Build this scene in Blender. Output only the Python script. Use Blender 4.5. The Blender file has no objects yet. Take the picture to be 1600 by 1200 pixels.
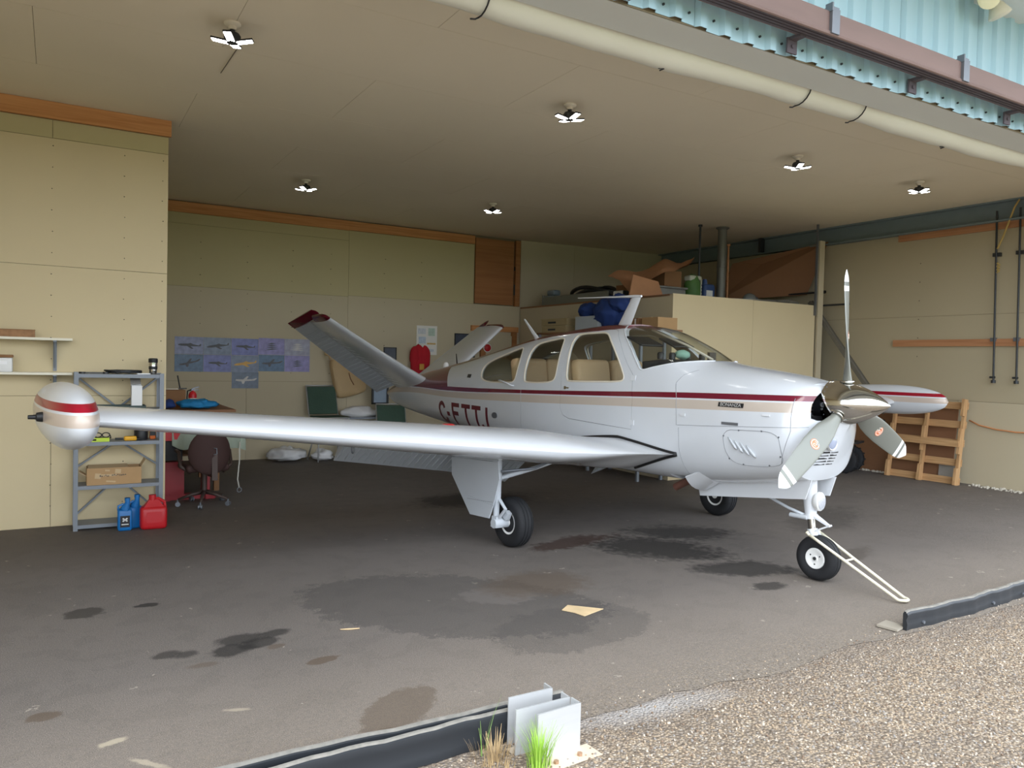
import bpy, bmesh, math, random
from math import sin, cos, pi, radians, sqrt, atan2
from mathutils import Vector, Matrix, Euler
from mathutils import noise as mnoise

random.seed(7)
scene = bpy.context.scene
COL = scene.collection

# ------------------------------------------------------------------ camera
YAW, PIT, ROL = radians(30.54), radians(-1.70), radians(1.38)
dv = Vector((sin(YAW) * cos(PIT), cos(YAW) * cos(PIT), sin(PIT)))
rv = Vector((cos(YAW), -sin(YAW), 0))
uv = rv.cross(dv)
r2 = rv * cos(ROL) + uv * sin(ROL)
u2 = uv * cos(ROL) - rv * sin(ROL)
cam_data = bpy.data.cameras.new('camera')
cam_data.sensor_width = 36.0
cam_data.lens = 1205.0 / 1600.0 * 36.0
cam_data.clip_start = 0.05
cam_data.clip_end = 500
cam = bpy.data.objects.new('camera', cam_data)
COL.objects.link(cam)
m = Matrix((r2, u2, -dv)).transposed().to_4x4()
m.translation = Vector((0, 0, 1.683))
cam.matrix_world = m
scene.camera = cam

# ------------------------------------------------------------------ world: bright hazy sky
world = bpy.data.worlds.new('sky')
scene.world = world
world.use_nodes = True
wn = world.node_tree
wn.nodes.clear()
w_out = wn.nodes.new('ShaderNodeOutputWorld')
w_bg = wn.nodes.new('ShaderNodeBackground')
w_tc = wn.nodes.new('ShaderNodeTexCoord')
w_sep = wn.nodes.new('ShaderNodeSeparateXYZ')
w_cr = wn.nodes.new('ShaderNodeValToRGB')
w_cr.color_ramp.elements[0].position = 0.0
w_cr.color_ramp.elements[0].color = (0.86, 0.92, 1.0, 1)
w_cr.color_ramp.elements[1].position = 1.0
w_cr.color_ramp.elements[1].color = (0.74, 0.85, 1.0, 1)
w_bg.inputs['Strength'].default_value = 2.6
wn.links.new(w_tc.outputs['Generated'], w_sep.inputs[0])
wn.links.new(w_sep.outputs['Z'], w_cr.inputs[0])
wn.links.new(w_cr.outputs[0], w_bg.inputs['Color'])
wn.links.new(w_bg.outputs[0], w_out.inputs['Surface'])

sun_d = bpy.data.lights.new('hazy_sun', 'SUN')
sun_d.energy = 0.9
sun_d.angle = radians(35)
sun_d.color = (1.0, 0.95, 0.86)
sun = bpy.data.objects.new('hazy_sun', sun_d)
COL.objects.link(sun)
sun.rotation_euler = Euler((radians(38), 0, radians(-25)))

scene.view_settings.view_transform = 'Standard'
scene.view_settings.look = 'None'
scene.view_settings.gamma = 1.0
scene.view_settings.use_curve_mapping = False
scene.view_settings.exposure = 0.75
LED_POWER = 9.0

# ------------------------------------------------------------------ materials
def lin(c):
    return tuple((v / 12.92 if v <= 0.04045 else ((v + 0.055) / 1.055) ** 2.4) for v in c)

def rgb(r, g, b):
    return lin((r / 255, g / 255, b / 255)) + (1,)

MATS = {}

def mat(name, col, rough=0.6, metal=0.0, var=0.10, scale=6.0, bump=0.0, bscale=None, coat=0.0, emit=0.0, spec=0.5, stretch=None):
    """principled material whose colour wanders a little with a noise texture"""
    if name in MATS:
        return MATS[name]
    ma = bpy.data.materials.new(name)
    ma.use_nodes = True
    nt = ma.node_tree
    b = nt.nodes['Principled BSDF']
    b.inputs['Roughness'].default_value = rough
    b.inputs['Metallic'].default_value = metal
    b.inputs['Coat Weight'].default_value = coat
    b.inputs['Coat Roughness'].default_value = 0.08
    b.inputs['Specular IOR Level'].default_value = spec
    if emit:
        b.inputs['Emission Color'].default_value = col
        b.inputs['Emission Strength'].default_value = emit
    tc = nt.nodes.new('ShaderNodeTexCoord')
    mp = nt.nodes.new('ShaderNodeMapping')
    if stretch:
        mp.inputs['Scale'].default_value = stretch
    nt.links.new(tc.outputs['Object'], mp.inputs['Vector'])
    nz = nt.nodes.new('ShaderNodeTexNoise')
    nz.inputs['Scale'].default_value = scale
    nz.inputs['Detail'].default_value = 4
    nt.links.new(mp.outputs[0], nz.inputs['Vector'])
    mx = nt.nodes.new('ShaderNodeMix')
    mx.data_type = 'RGBA'
    c0 = tuple(max(0, v * (1 - var)) for v in col[:3]) + (1,)
    c1 = tuple(min(1, v * (1 + var)) for v in col[:3]) + (1,)
    mx.inputs['A'].default_value = c0
    mx.inputs['B'].default_value = c1
    nt.links.new(nz.outputs['Fac'], mx.inputs['Factor'])
    nt.links.new(mx.outputs['Result'], b.inputs['Base Color'])
    if bump:
        n2 = nt.nodes.new('ShaderNodeTexNoise')
        n2.inputs['Scale'].default_value = bscale or scale * 6
        n2.inputs['Detail'].default_value = 3
        nt.links.new(mp.outputs[0], n2.inputs['Vector'])
        bp = nt.nodes.new('ShaderNodeBump')
        bp.inputs['Strength'].default_value = bump
        bp.inputs['Distance'].default_value = 0.01
        nt.links.new(n2.outputs['Fac'], bp.inputs['Height'])
        nt.links.new(bp.outputs[0], b.inputs['Normal'])
    MATS[name] = ma
    return ma

def wood(name, c0, c1, axis='X', scale=2.0):
    if name in MATS:
        return MATS[name]
    ma = bpy.data.materials.new(name)
    ma.use_nodes = True
    nt = ma.node_tree
    b = nt.nodes['Principled BSDF']
    b.inputs['Roughness'].default_value = 0.7
    tc = nt.nodes.new('ShaderNodeTexCoord')
    mp = nt.nodes.new('ShaderNodeMapping')
    s = {'X': (0.6, 14, 14), 'Y': (14, 0.6, 14), 'Z': (14, 14, 0.6)}[axis]
    mp.inputs['Scale'].default_value = s
    nz = nt.nodes.new('ShaderNodeTexNoise')
    nz.inputs['Scale'].default_value = scale
    nz.inputs['Detail'].default_value = 6
    nz.inputs['Distortion'].default_value = 0.6
    cr = nt.nodes.new('ShaderNodeValToRGB')
    cr.color_ramp.elements[0].position = 0.32
    cr.color_ramp.elements[0].color = c0
    cr.color_ramp.elements[1].position = 0.68
    cr.color_ramp.elements[1].color = c1
    nt.links.new(tc.outputs['Object'], mp.inputs['Vector'])
    nt.links.new(mp.outputs[0], nz.inputs['Vector'])
    nt.links.new(nz.outputs['Fac'], cr.inputs[0])
    nt.links.new(cr.outputs[0], b.inputs['Base Color'])
    MATS[name] = ma
    return ma

class NT:
    """tiny helper for math nodes"""
    def __init__(self, ma):
        self.nt = ma.node_tree
    def val(self, op, a, b=None, c=None, clamp=False):
        n = self.nt.nodes.new('ShaderNodeMath')
        n.operation = op
        n.use_clamp = clamp
        for i, v in enumerate((a, b, c)):
            if v is None:
                continue
            if isinstance(v, (int, float)):
                n.inputs[i].default_value = v
            else:
                self.nt.links.new(v, n.inputs[i])
        return n.outputs[0]
    def mix(self, f, a, b):
        n = self.nt.nodes.new('ShaderNodeMix')
        n.data_type = 'RGBA'
        for k, v in (('Factor', f), ('A', a), ('B', b)):
            if isinstance(v, (int, float, tuple)):
                n.inputs[k].default_value = v
            else:
                self.nt.links.new(v, n.inputs[k])
        return n.outputs['Result']
    def curve(self, x, pts, x0, x1, z0, z1):
        u = self.val('DIVIDE', self.val('SUBTRACT', x, x0), x1 - x0)
        n = self.nt.nodes.new('ShaderNodeFloatCurve')
        cu = n.mapping.curves[0]
        pts = [((a - x0) / (x1 - x0), (b - z0) / (z1 - z0)) for a, b in pts]
        cu.points[0].location = pts[0]
        cu.points[-1].location = pts[-1]
        for p in pts[1:-1]:
            cu.points.new(*p)
        n.mapping.update()
        self.nt.links.new(u, n.inputs['Value'])
        return self.val('ADD', self.val('MULTIPLY', n.outputs[0], z1 - z0), z0)
    def noise(self, vec, scale, detail=3):
        n = self.nt.nodes.new('ShaderNodeTexNoise')
        n.inputs['Scale'].default_value = scale
        n.inputs['Detail'].default_value = detail
        self.nt.links.new(vec, n.inputs['Vector'])
        return n.outputs['Fac']

# ------------------------------------------------------------------ mesh builder
class MB:
    def __init__(self):
        self.v, self.f, self.m = [], [], []
    def add(self, vs, fs, mi=0):
        o = len(self.v)
        self.v += [tuple(p) for p in vs]
        self.f += [tuple(i + o for i in f) for f in fs]
        self.m += [mi] * len(fs)
        return self
    def box(self, c, s, rot=None, mi=0, taper=None):
        hx, hy, hz = s[0] / 2, s[1] / 2, s[2] / 2
        P = [Vector((x * hx, y * hy, z * hz)) for z in (-1, 1) for y in (-1, 1) for x in (-1, 1)]
        if taper:
            for p in P[4:]:
                p.x *= taper
                p.y *= taper
        if rot is not None:
            R = rot if isinstance(rot, Matrix) else Euler(rot).to_matrix()
            P = [R @ p for p in P]
        c = Vector(c)
        return self.add([p + c for p in P], [(0, 2, 3, 1), (4, 5, 7, 6), (0, 1, 5, 4), (2, 6, 7, 3), (0, 4, 6, 2), (1, 3, 7, 5)], mi)
    def rbox(self, c, s, r, rot=None, mi=0, n=3):
        """box with rounded vertical edges and a slightly rounded top (pillow-ish)"""
        hx, hy, hz = s[0] / 2, s[1] / 2, s[2] / 2
        r = min(r, hx * .98, hy * .98, hz * .98)
        def ring(ins, z):
            out = []
            for cx, cy, a0 in ((1, 1, 0), (-1, 1, 90), (-1, -1, 180), (1, -1, 270)):
                for k in range(n + 1):
                    a = radians(a0 + 90 * k / n)
                    out.append(Vector((cx * (hx - r) + (r - ins) * cos(a), cy * (hy - r) + (r - ins) * sin(a), z)))
            return out
        levels = []
        for k in range(n + 1):
            a = pi / 2 * k / n
            levels.append((r * (1 - sin(a)) * .999, -hz + r * (1 - cos(a))))
        levels += [(i, -z) for i, z in reversed(levels)]
        R = None
        if rot is not None:
            R = rot if isinstance(rot, Matrix) else Euler(rot).to_matrix()
        vs, fs = [], []
        L = 4 * (n + 1)
        for i, z in levels:
            vs += ring(i, z)
        for k in range(len(levels) - 1):
            for j in range(L):
                a, b = k * L + j, k * L + (j + 1) % L
                fs.append((a, b, b + L, a + L))
        fs.append(tuple(reversed(range(L))))
        fs.append(tuple(range((len(levels) - 1) * L, len(levels) * L)))
        c = Vector(c)
        vs = [(R @ p if R else p) + c for p in vs]
        return self.add(vs, fs, mi)
    def cyl(self, p0, p1, r0, r1=None, n=12, mi=0, caps=True):
        p0, p1 = Vector(p0), Vector(p1)
        r1 = r0 if r1 is None else r1
        d = (p1 - p0).normalized()
        a = d.orthogonal().normalized()
        b = d.cross(a)
        vs = []
        for p, r in ((p0, r0), (p1, r1)):
            for k in range(n):
                t = 2 * pi * k / n
                vs.append(p + (a * cos(t) + b * sin(t)) * r)
        fs = [(k, (k + 1) % n, n + (k + 1) % n, n + k) for k in range(n)]
        if caps:
            fs += [tuple(reversed(range(n))), tuple(range(n, 2 * n))]
        return self.add(vs, fs, mi)
    def lathe(self, prof, origin=(0, 0, 0), axis='Z', n=24, mi=0, sx=1.0, sy=1.0):
        """prof: list of (r, h)"""
        o = Vector(origin)
        vs, fs = [], []
        for r, h in prof:
            for k in range(n):
                t = 2 * pi * k / n
                u, v = r * cos(t) * sx, r * sin(t) * sy
                p = {'Z': (u, v, h), 'Y': (v, h, u), 'X': (h, u, v)}[axis]
                vs.append(o + Vector(p))
        for i in range(len(prof) - 1):
            for k in range(n):
                a, b = i * n + k, i * n + (k + 1) % n
                fs.append((a, b, b + n, a + n))
        if prof[0][0] > 1e-5:
            fs.append(tuple(reversed(range(n))))
        if prof[-1][0] > 1e-5:
            fs.append(tuple(range((len(prof) - 1) * n, len(prof) * n)))
        return self.add(vs, fs, mi)
    def tube(self, pts, r, n=8, mi=0, closed=False, flat=1.0):
        pts = [Vector(p) for p in pts]
        N = len(pts)
        vs, fs = [], []
        prev = None
        for i, p in enumerate(pts):
            if closed:
                d = pts[(i + 1) % N] - pts[i - 1]
            else:
                d = pts[min(i + 1, N - 1)] - pts[max(i - 1, 0)]
            d.normalize()
            if prev is None:
                a = d.orthogonal().normalized()
            else:
                a = (prev - d * prev.dot(d))
                a = a.normalized() if a.length > 1e-6 else d.orthogonal().normalized()
            prev = a
            b = d.cross(a)
            rr = r[i] if isinstance(r, (list, tuple)) else r
            for k in range(n):
                t = 2 * pi * k / n
                vs.append(p + a * cos(t) * rr + b * sin(t) * rr * flat)
        segs = N if closed else N - 1
        for i in range(segs):
            for k in range(n):
                a0, b0 = i * n + k, i * n + (k + 1) % n
                j = ((i + 1) % N) * n
                fs.append((a0, b0, j + (k + 1) % n, j + k))
        if not closed:
            fs += [tuple(reversed(range(n))), tuple(range((N - 1) * n, N * n))]
        return self.add(vs, fs, mi)
    def prism(self, poly, vec, mi=0):
        """extrude a 3-D polygon along vec"""
        n = len(poly)
        poly = [Vector(p) for p in poly]
        vec = Vector(vec)
        vs = poly + [p + vec for p in poly]
        fs = [tuple(reversed(range(n))), tuple(range(n, 2 * n))]
        fs += [(k, (k + 1) % n, n + (k + 1) % n, n + k) for k in range(n)]
        return self.add(vs, fs, mi)
    def sphere(self, c, r, n=16, m=10, mi=0, fn=None):
        rx, ry, rz = r if isinstance(r, (tuple, list)) else (r, r, r)
        c = Vector(c)
        vs, fs = [], []
        for i in range(m + 1):
            ph = pi * i / m
            for k in range(n):
                t = 2 * pi * k / n
                p = Vector((sin(ph) * cos(t) * rx, sin(ph) * sin(t) * ry, cos(ph) * rz))
                if fn:
                    p = fn(p)
                vs.append(p + c)
        for i in range(m):
            for k in range(n):
                a, b = i * n + k, i * n + (k + 1) % n
                fs.append((a, a + n, b + n, b))
        return self.add(vs, fs, mi)
    def lump(self, c, r, seed=0, amp=0.18, freq=2.5, n=22, m=14, mi=0, flat=0.0):
        """a bag or a heap of cloth: a sphere pushed about by noise; flat squashes the underside"""
        sc = max(r) if isinstance(r, (tuple, list)) else r
        def fn(p):
            q = Vector((p.x / sc, p.y / sc, p.z / sc)) * freq + Vector((seed * 7.3, seed * 3.1, seed))
            k = 1 + amp * (mnoise.noise(q) + .5 * mnoise.noise(q * 2.3))
            k += amp * .35 * abs(mnoise.noise(q * 3.7))
            p = p * k
            if p.z < 0:
                p.z *= (1 - flat)
            return p
        return self.sphere(c, r, n, m, mi, fn)
    def mesh(self, name, mats, smooth=None):
        me = bpy.data.meshes.new(name)
        me.from_pydata(self.v, [], self.f)
        for x in (mats if isinstance(mats, (list, tuple)) else [mats]):
            me.materials.append(x)
        if any(self.m):
            me.polygons.foreach_set('material_index', self.m)
        finish(me, smooth)
        return me
    def build(self, name, mats, parent=None, smooth=None, loc=None, rot=None):
        return link(name, self.mesh(name, mats, smooth), parent, loc, rot)

def finish(me, smooth=None):
    bm = bmesh.new()
    bm.from_mesh(me)
    bmesh.ops.remove_doubles(bm, verts=bm.verts, dist=1e-5)
    bmesh.ops.recalc_face_normals(bm, faces=bm.faces)
    bm.to_mesh(me)
    bm.free()
    me.update()
    if smooth is not None:
        me.shade_smooth()
        if smooth < 180:
            me.set_sharp_from_angle(angle=radians(smooth))

def link(name, data, parent=None, loc=None, rot=None):
    o = bpy.data.objects.new(name, data)
    COL.objects.link(o)
    if parent is not None:
        o.parent = parent
    if loc is not None:
        o.location = loc
    if rot is not None:
        o.rotation_euler = rot
    return o

def tag(o, label=None, cat=None, group=None, kind=None):
    if label:
        o['label'] = label
    if cat:
        o['category'] = cat
    if group:
        o['group'] = group
    if kind:
        o['kind'] = kind
    return o

def thing(name, label, cat, loc=(0, 0, 0), rotz=0.0, group=None):
    o = link(name, None, None, loc, (0, 0, rotz))
    o.empty_display_size = 0.1
    return tag(o, label, cat, group)

def structure(name, mb, mats, parent=None, smooth=None):
    o = mb.build(name, mats, parent, smooth)
    if parent is None:
        o['kind'] = 'structure'
    return o

def sstep(a, b, x):
    t = max(0, min(1, (x - a) / (b - a)))
    return t * t * (3 - 2 * t)

def fz(x):
    """the floor and the ceiling both creep up a little towards the right-hand wall"""
    return 0.09 * sstep(7.2, 11.2, x)

def copy_tree(o, parent=None):
    c = o.copy()
    COL.objects.link(c)
    if parent is not None:
        c.parent = parent
    for ch in list(o.children):
        copy_tree(ch, c)
    return c

# ------------------------------------------------------------------ shared materials
PAINT = mat('white_paint', rgb(210, 213, 217), 0.22, var=.02, coat=.6)
PAINT_DULL = mat('grey_white_paint', rgb(188, 193, 198), 0.4, var=.03)
MAROON = mat('maroon_paint', rgb(92, 16, 34), 0.25, var=.05, coat=.5)
BLACK = mat('black_plastic', rgb(26, 26, 28), 0.5, var=.15)
DARK = mat('dark_cavity', rgb(20, 20, 21), 0.9, var=.2)
RUBBER = mat('tyre_rubber', rgb(24, 25, 28), 0.75, var=.15, bump=.15, bscale=60)
STEEL = mat('grey_steel', rgb(120, 124, 130), 0.45, metal=.6, var=.12)
DARKSTEEL = mat('dark_steel', rgb(62, 64, 66), 0.5, metal=.5, var=.2)
CHROME = mat('polished_metal', rgb(205, 203, 198), 0.09, metal=1, var=.02)
ALU = mat('mill_aluminium', rgb(190, 191, 191), 0.42, metal=.35, var=.12, scale=3, stretch=(1, 1, 10))
SHELFGREY = mat('shelf_grey_enamel', rgb(128, 134, 141), 0.45, var=.06)
CARD = mat('cardboard', rgb(176, 142, 100), 0.85, var=.10)
CARD_L = mat('light_cardboard', rgb(196, 170, 132), 0.85, var=.08)
CARD_D = mat('dark_cardboard', rgb(138, 100, 66), 0.85, var=.10)
TAN = mat('tan_vinyl', rgb(196, 168, 124), 0.6, var=.06)
RED = mat('red_plastic', rgb(190, 26, 34), 0.4, var=.06)
REDCLOTH = mat('red_fabric', rgb(178, 22, 36), 0.85, var=.12, bump=.3)
BLUEP = mat('blue_plastic', rgb(22, 110, 178), 0.35, var=.06)
BLUECLOTH = mat('blue_fabric', rgb(34, 60, 120), 0.8, var=.18, bump=.3)
WHITEP = mat('white_plastic', rgb(225, 225, 222), 0.5, var=.03)
CREAM = mat('cream_enamel', rgb(226, 220, 200), 0.5, var=.03)
GREENCL = mat('green_canvas', rgb(58, 82, 68), 0.8, var=.12, bump=.3)
PINE = wood('pine_board', rgb(182, 122, 70), rgb(206, 148, 94), 'X')
PINE_Y = wood('pine_board_dull', rgb(168, 116, 78), rgb(186, 134, 94), 'Y')
PALLETW = wood('pallet_wood', rgb(178, 136, 92), rgb(206, 166, 118), 'Y', 3)
PALLETV = wood('pallet_stringer_wood', rgb(178, 136, 92), rgb(206, 166, 118), 'Z', 3)
DOORW = wood('varnished_plywood', rgb(150, 98, 56), rgb(168, 114, 68), 'X', 1.0)
PLY = mat('brown_hardboard', rgb(138, 98, 68), 0.75, var=.12, scale=2)
# ================================================================== SETTING
X_SIDE, X_BAY0, X_BAY1, X_RIGHT = -2.6, 0.95, 7.65, 11.2
Y_DOOR, Y_WING, Y_BACK = 3.1, 8.5, 12.75
CEIL = 4.0

# -------- asphalt floor with stains
def floor_material():
    ma = bpy.data.materials.new('stained_asphalt')
    ma.use_nodes = True
    n = NT(ma)
    nt = ma.node_tree
    b = nt.nodes['Principled BSDF']
    geo = nt.nodes.new('ShaderNodeNewGeometry')
    pos = geo.outputs['Position']
    sp = nt.nodes.new('ShaderNodeSeparateXYZ')
    nt.links.new(pos, sp.inputs[0])
    X, Y = sp.outputs['X'], sp.outputs['Y']
    big = n.noise(pos, 0.7, 5)
    mid = n.noise(pos, 5, 4)
    fine = n.noise(pos, 90, 2)
    col = n.mix(big, rgb(98, 92, 88), rgb(128, 120, 114))
    col = n.mix(n.val('MULTIPLY', n.val('GREATER_THAN', mid, .55), .18), col, rgb(84, 80, 76))
    col = n.mix(n.val('MULTIPLY', fine, .45), col, rgb(60, 58, 56))
    vor = nt.nodes.new('ShaderNodeTexVoronoi')
    vor.inputs['Scale'].default_value = 85
    nt.links.new(pos, vor.inputs['Vector'])
    sc_ = nt.nodes.new('ShaderNodeSeparateColor')
    nt.links.new(vor.outputs['Color'], sc_.inputs[0])
    chip = n.mix(sc_.outputs[0], rgb(110, 98, 86), rgb(186, 168, 144))
    chip = n.mix(n.val('MULTIPLY', vor.outputs['Distance'], 1.1, clamp=True), chip, rgb(64, 58, 52))
    near = n.val('SUBTRACT', 1, n.val('DIVIDE', n.val('SUBTRACT', n.val('ADD', Y, n.val('MULTIPLY', mid, .35)), 3.0), .55), clamp=True)
    near = n.val('MULTIPLY', near, n.val('ADD', .25, n.val('MULTIPLY', n.val('GREATER_THAN', n.noise(pos, 45, 2), .5), .6)))
    # pale grit towards the open door, with the brighter daylight there painted in
    grit_daylight = n.val('MULTIPLY', n.val('SUBTRACT', 1, n.val('DIVIDE', n.val('SUBTRACT', Y, 2.8), 1.6), clamp=True), .45)
    col = n.mix(n.val('MULTIPLY', grit_daylight, n.noise(pos, 45, 2)), col, rgb(188, 170, 146))
    col = n.mix(near, col, chip)
    # pale scuffs
    sc = n.val('MULTIPLY', n.val('GREATER_THAN', n.noise(pos, 7.5, 3), .70), n.val('GREATER_THAN', n.noise(pos, 28, 2), .5))
    col = n.mix(n.val('MULTIPLY', sc, .55), col, rgb(170, 162, 148))
    sp1 = n.noise(pos, 210, 2)
    col = n.mix(n.val('MULTIPLY', n.val('GREATER_THAN', sp1, .60), .38), col, rgb(170, 158, 142))
    col = n.mix(n.val('MULTIPLY', n.val('LESS_THAN', sp1, .41), .40), col, rgb(48, 45, 43))
    wob = n.noise(pos, 3.2, 4)
    wob2 = n.noise(pos, 14, 3)
    wob3 = n.noise(pos, 70, 2)
    def stain(cx, cy, rx, ry, ang, colr, a, soft=.25, wobble=.9):
        nonlocal col
        ca, sa = cos(ang), sin(ang)
        dx, dy = n.val('SUBTRACT', X, cx), n.val('SUBTRACT', Y, cy)
        u = n.val('DIVIDE', n.val('ADD', n.val('MULTIPLY', dx, ca), n.val('MULTIPLY', dy, sa)), rx)
        v = n.val('DIVIDE', n.val('SUBTRACT', n.val('MULTIPLY', dy, ca), n.val('MULTIPLY', dx, sa)), ry)
        d = n.val('SQRT', n.val('ADD', n.val('MULTIPLY', u, u), n.val('MULTIPLY', v, v)))
        d = n.val('ADD', d, n.val('MULTIPLY', n.val('SUBTRACT', wob, .5), wobble))
        d = n.val('ADD', d, n.val('MULTIPLY', n.val('SUBTRACT', wob2, .5), wobble * 1.1))
        d = n.val('ADD', d, n.val('MULTIPLY', n.val('SUBTRACT', wob3, .5), .35))
        f = n.val('DIVIDE', n.val('SUBTRACT', 1 + soft / 2, d), soft, clamp=True)
        col = n.mix(n.val('MULTIPLY', f, a), col, colr)
    damp = rgb(62, 60, 59)
    oil = rgb(30, 29, 28)
    rust = rgb(86, 72, 58)
    stain(2.35, 4.75, 1.05, .66, -.72, damp, .45, .06, .45)
    stain(2.85, 3.98, .58, .36, .15, damp, .34, .06, .45)
    stain(2.75, 4.75, .30, .18, -.4, rgb(106, 100, 96), .7, .2)
    stain(3.15, 4.9, .42, .3, .1, rust, .55, .5)
    stain(4.75, 5.35, .62, .38, -.9, oil, .8, .5, 1.1)
    stain(5.45, 5.75, .5, .28, -.5, oil, .7, .6, 1.2)
    stain(4.95, 4.5, .42, .22, -.4, oil, .75, .4)
    stain(4.72, 4.05, .16, .09, 0, oil, .7, .3)
    stain(4.2, 5.9, .5, .16, .2, rgb(60, 42, 34), .8, .4, 1.2)
    stain(4.35, 8.2, .7, .45, 0, oil, .7, .5)
    stain(.86, 4.53, .13, .09, .3, oil, .75, .35, .8)
    stain(.93, 4.68, .15, .08, .1, oil, .7, .4, .9)
    stain(1.02, 4.58, .11, .07, .3, oil, .7, .4, .8)
    stain(1.15, 4.70, .09, .05, .2, oil, .7, .5, .8)
    stain(1.10, 4.48, .05, .03, .2, rust, .6, .4, .8)
    stain(.54, 4.62, .07, .05, 0, oil, .65, .5)
    stain(.63, 4.58, .07, .05, .2, oil, .65, .5)
    stain(.70, 4.38, .08, .04, 0, rust, .5, .5)
    stain(.15, 5.60, .12, .10, .4, rgb(58, 54, 50), .8, .2)
    stain(.53, 5.60, .08, .04, 0, oil, .8, .2)
    stain(1.42, 3.40, .28, .14, .65, rust, .55, .12, .5)
    stain(1.27, 4.16, .11, .04, .2, rust, .75, .15)
    stain(1.2, 3.15, .16, .08, .4, rust, .6, .2)
    stain(-.05, 4.08, .07, .05, 0, rust, .7, .2)
    stain(6.2, 4.4, .4, .12, .3, rgb(70, 62, 55), .5, .5)
    stain(7.4, 5.6, .8, .3, .4, rgb(64, 60, 57), .5, .5)
    stain(.22, 3.68, .05, .025, .3, rgb(186, 174, 150), .6, .5, 2.0)
    stain(.33, 3.42, .09, .015, -.9, rgb(180, 168, 146), .55, .6, 2.4)
    stain(.75, 3.75, .06, .015, -.4, rgb(180, 168, 146), .5, .6, 2.4)
    nt.links.new(col, b.inputs['Base Color'])
    b.inputs['Roughness'].default_value = 0.78
    b.inputs['Specular IOR Level'].default_value = 0.35
    bp = nt.nodes.new('ShaderNodeBump')
    bp.inputs['Strength'].default_value = .35
    bp.inputs['Distance'].default_value = .006
    nt.links.new(n.noise(pos, 130, 3), bp.inputs['Height'])
    nt.links.new(bp.outputs[0], b.inputs['Normal'])
    return ma

mb = MB()
NX, NY = 90, 60
xs = [X_SIDE + (X_RIGHT + .3 - X_SIDE) * i / NX for i in range(NX + 1)]
ys = [2.9 + (13.2 - 2.9) * j / NY for j in range(NY + 1)]
vs = []
for j, y in enumerate(ys):
    for x in xs:
        yy = y
        if j == 0:
            yy = 2.9 + .10 * mnoise.noise(Vector((x * 1.3, 0, 3))) + .05 * mnoise.noise(Vector((x * 6, 0, 9)))
        vs.append((x, yy, fz(x)))
mb.add(vs, [(j * (NX + 1) + i, j * (NX + 1) + i + 1, (j + 1) * (NX + 1) + i + 1, (j + 1) * (NX + 1) + i) for j in range(NY) for i in range(NX)])
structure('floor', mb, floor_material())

# -------- gravel apron and the field beyond it (behind the camera)
def gravel_material():
    ma = bpy.data.materials.new('pea_gravel')
    ma.use_nodes = True
    n = NT(ma)
    nt = ma.node_tree
    b = nt.nodes['Principled BSDF']
    geo = nt.nodes.new('ShaderNodeNewGeometry')
    pos = geo.outputs['Position']
    v = nt.nodes.new('ShaderNodeTexVoronoi')
    v.inputs['Scale'].default_value = 75
    nt.links.new(pos, v.inputs['Vector'])
    cr = nt.nodes.new('ShaderNodeValToRGB')
    e = cr.color_ramp.elements
    e[0].position, e[0].color = 0, rgb(118, 104, 90)
    e[1].position, e[1].color = 1, rgb(222, 210, 192)
    for p, c in ((.3, rgb(170, 150, 126)), (.55, rgb(192, 170, 142)), (.75, rgb(164, 154, 144)), (.88, rgb(200, 174, 142))):
        el = e.new(p)
        el.color = c
    sepc = nt.nodes.new('ShaderNodeSeparateColor')
    nt.links.new(v.outputs['Color'], sepc.inputs[0])
    nt.links.new(sepc.outputs[0], cr.inputs[0])
    gap = n.val('MULTIPLY', v.outputs['Distance'], 1.5, clamp=True)
    gap = n.val('MULTIPLY', n.val('POWER', gap, 1.6), .7)
    col = n.mix(gap, cr.outputs[0], rgb(80, 70, 60))
    big = n.noise(pos, 1.4, 4)
    col = n.mix(n.val('MULTIPLY', n.val('GREATER_THAN', big, .52), .22), col, rgb(104, 94, 84))
    sp = nt.nodes.new('ShaderNodeSeparateXYZ')
    nt.links.new(pos, sp.inputs[0])
    # dark fine strip where the gravel thins out against the asphalt
    edge = n.val('DIVIDE', n.val('SUBTRACT', n.val('ADD', sp.outputs['Y'], n.val('MULTIPLY', n.noise(pos, 9, 3), .3)), 2.62), .5, clamp=True)
    col = n.mix(n.val('MULTIPLY', edge, .55), col, rgb(112, 102, 94))
    # grey crushed stone near the aluminium guides
    dx, dy = n.val('SUBTRACT', sp.outputs['X'], 2.5), n.val('SUBTRACT', sp.outputs['Y'], n.val('SUBTRACT', 3.0, n.val('MULTIPLY', sp.outputs['X'], .06)))
    d = n.val('SQRT', n.val('ADD', n.val('MULTIPLY', dx, dx), n.val('MULTIPLY', n.val('MULTIPLY', dy, dy), 22)))
    pale = n.val('SUBTRACT', 1, n.val('MULTIPLY', n.val('ADD', d, n.val('MULTIPLY', n.noise(pos, 6, 3), .4)), 1.2), clamp=True)
    col = n.mix(n.val('MULTIPLY', pale, .55), col, rgb(196, 196, 196))
    nt.links.new(col, b.inputs['Base Color'])
    b.inputs['Roughness'].default_value = .85
    b.inputs['Specular IOR Level'].default_value = .3
    bp = nt.nodes.new('ShaderNodeBump')
    bp.inputs['Strength'].default_value = .8
    bp.inputs['Distance'].default_value = .012
    bp.invert = True
    nt.links.new(v.outputs['Distance'], bp.inputs['Height'])
    nt.links.new(bp.outputs[0], b.inputs['Normal'])
    return ma

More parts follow.
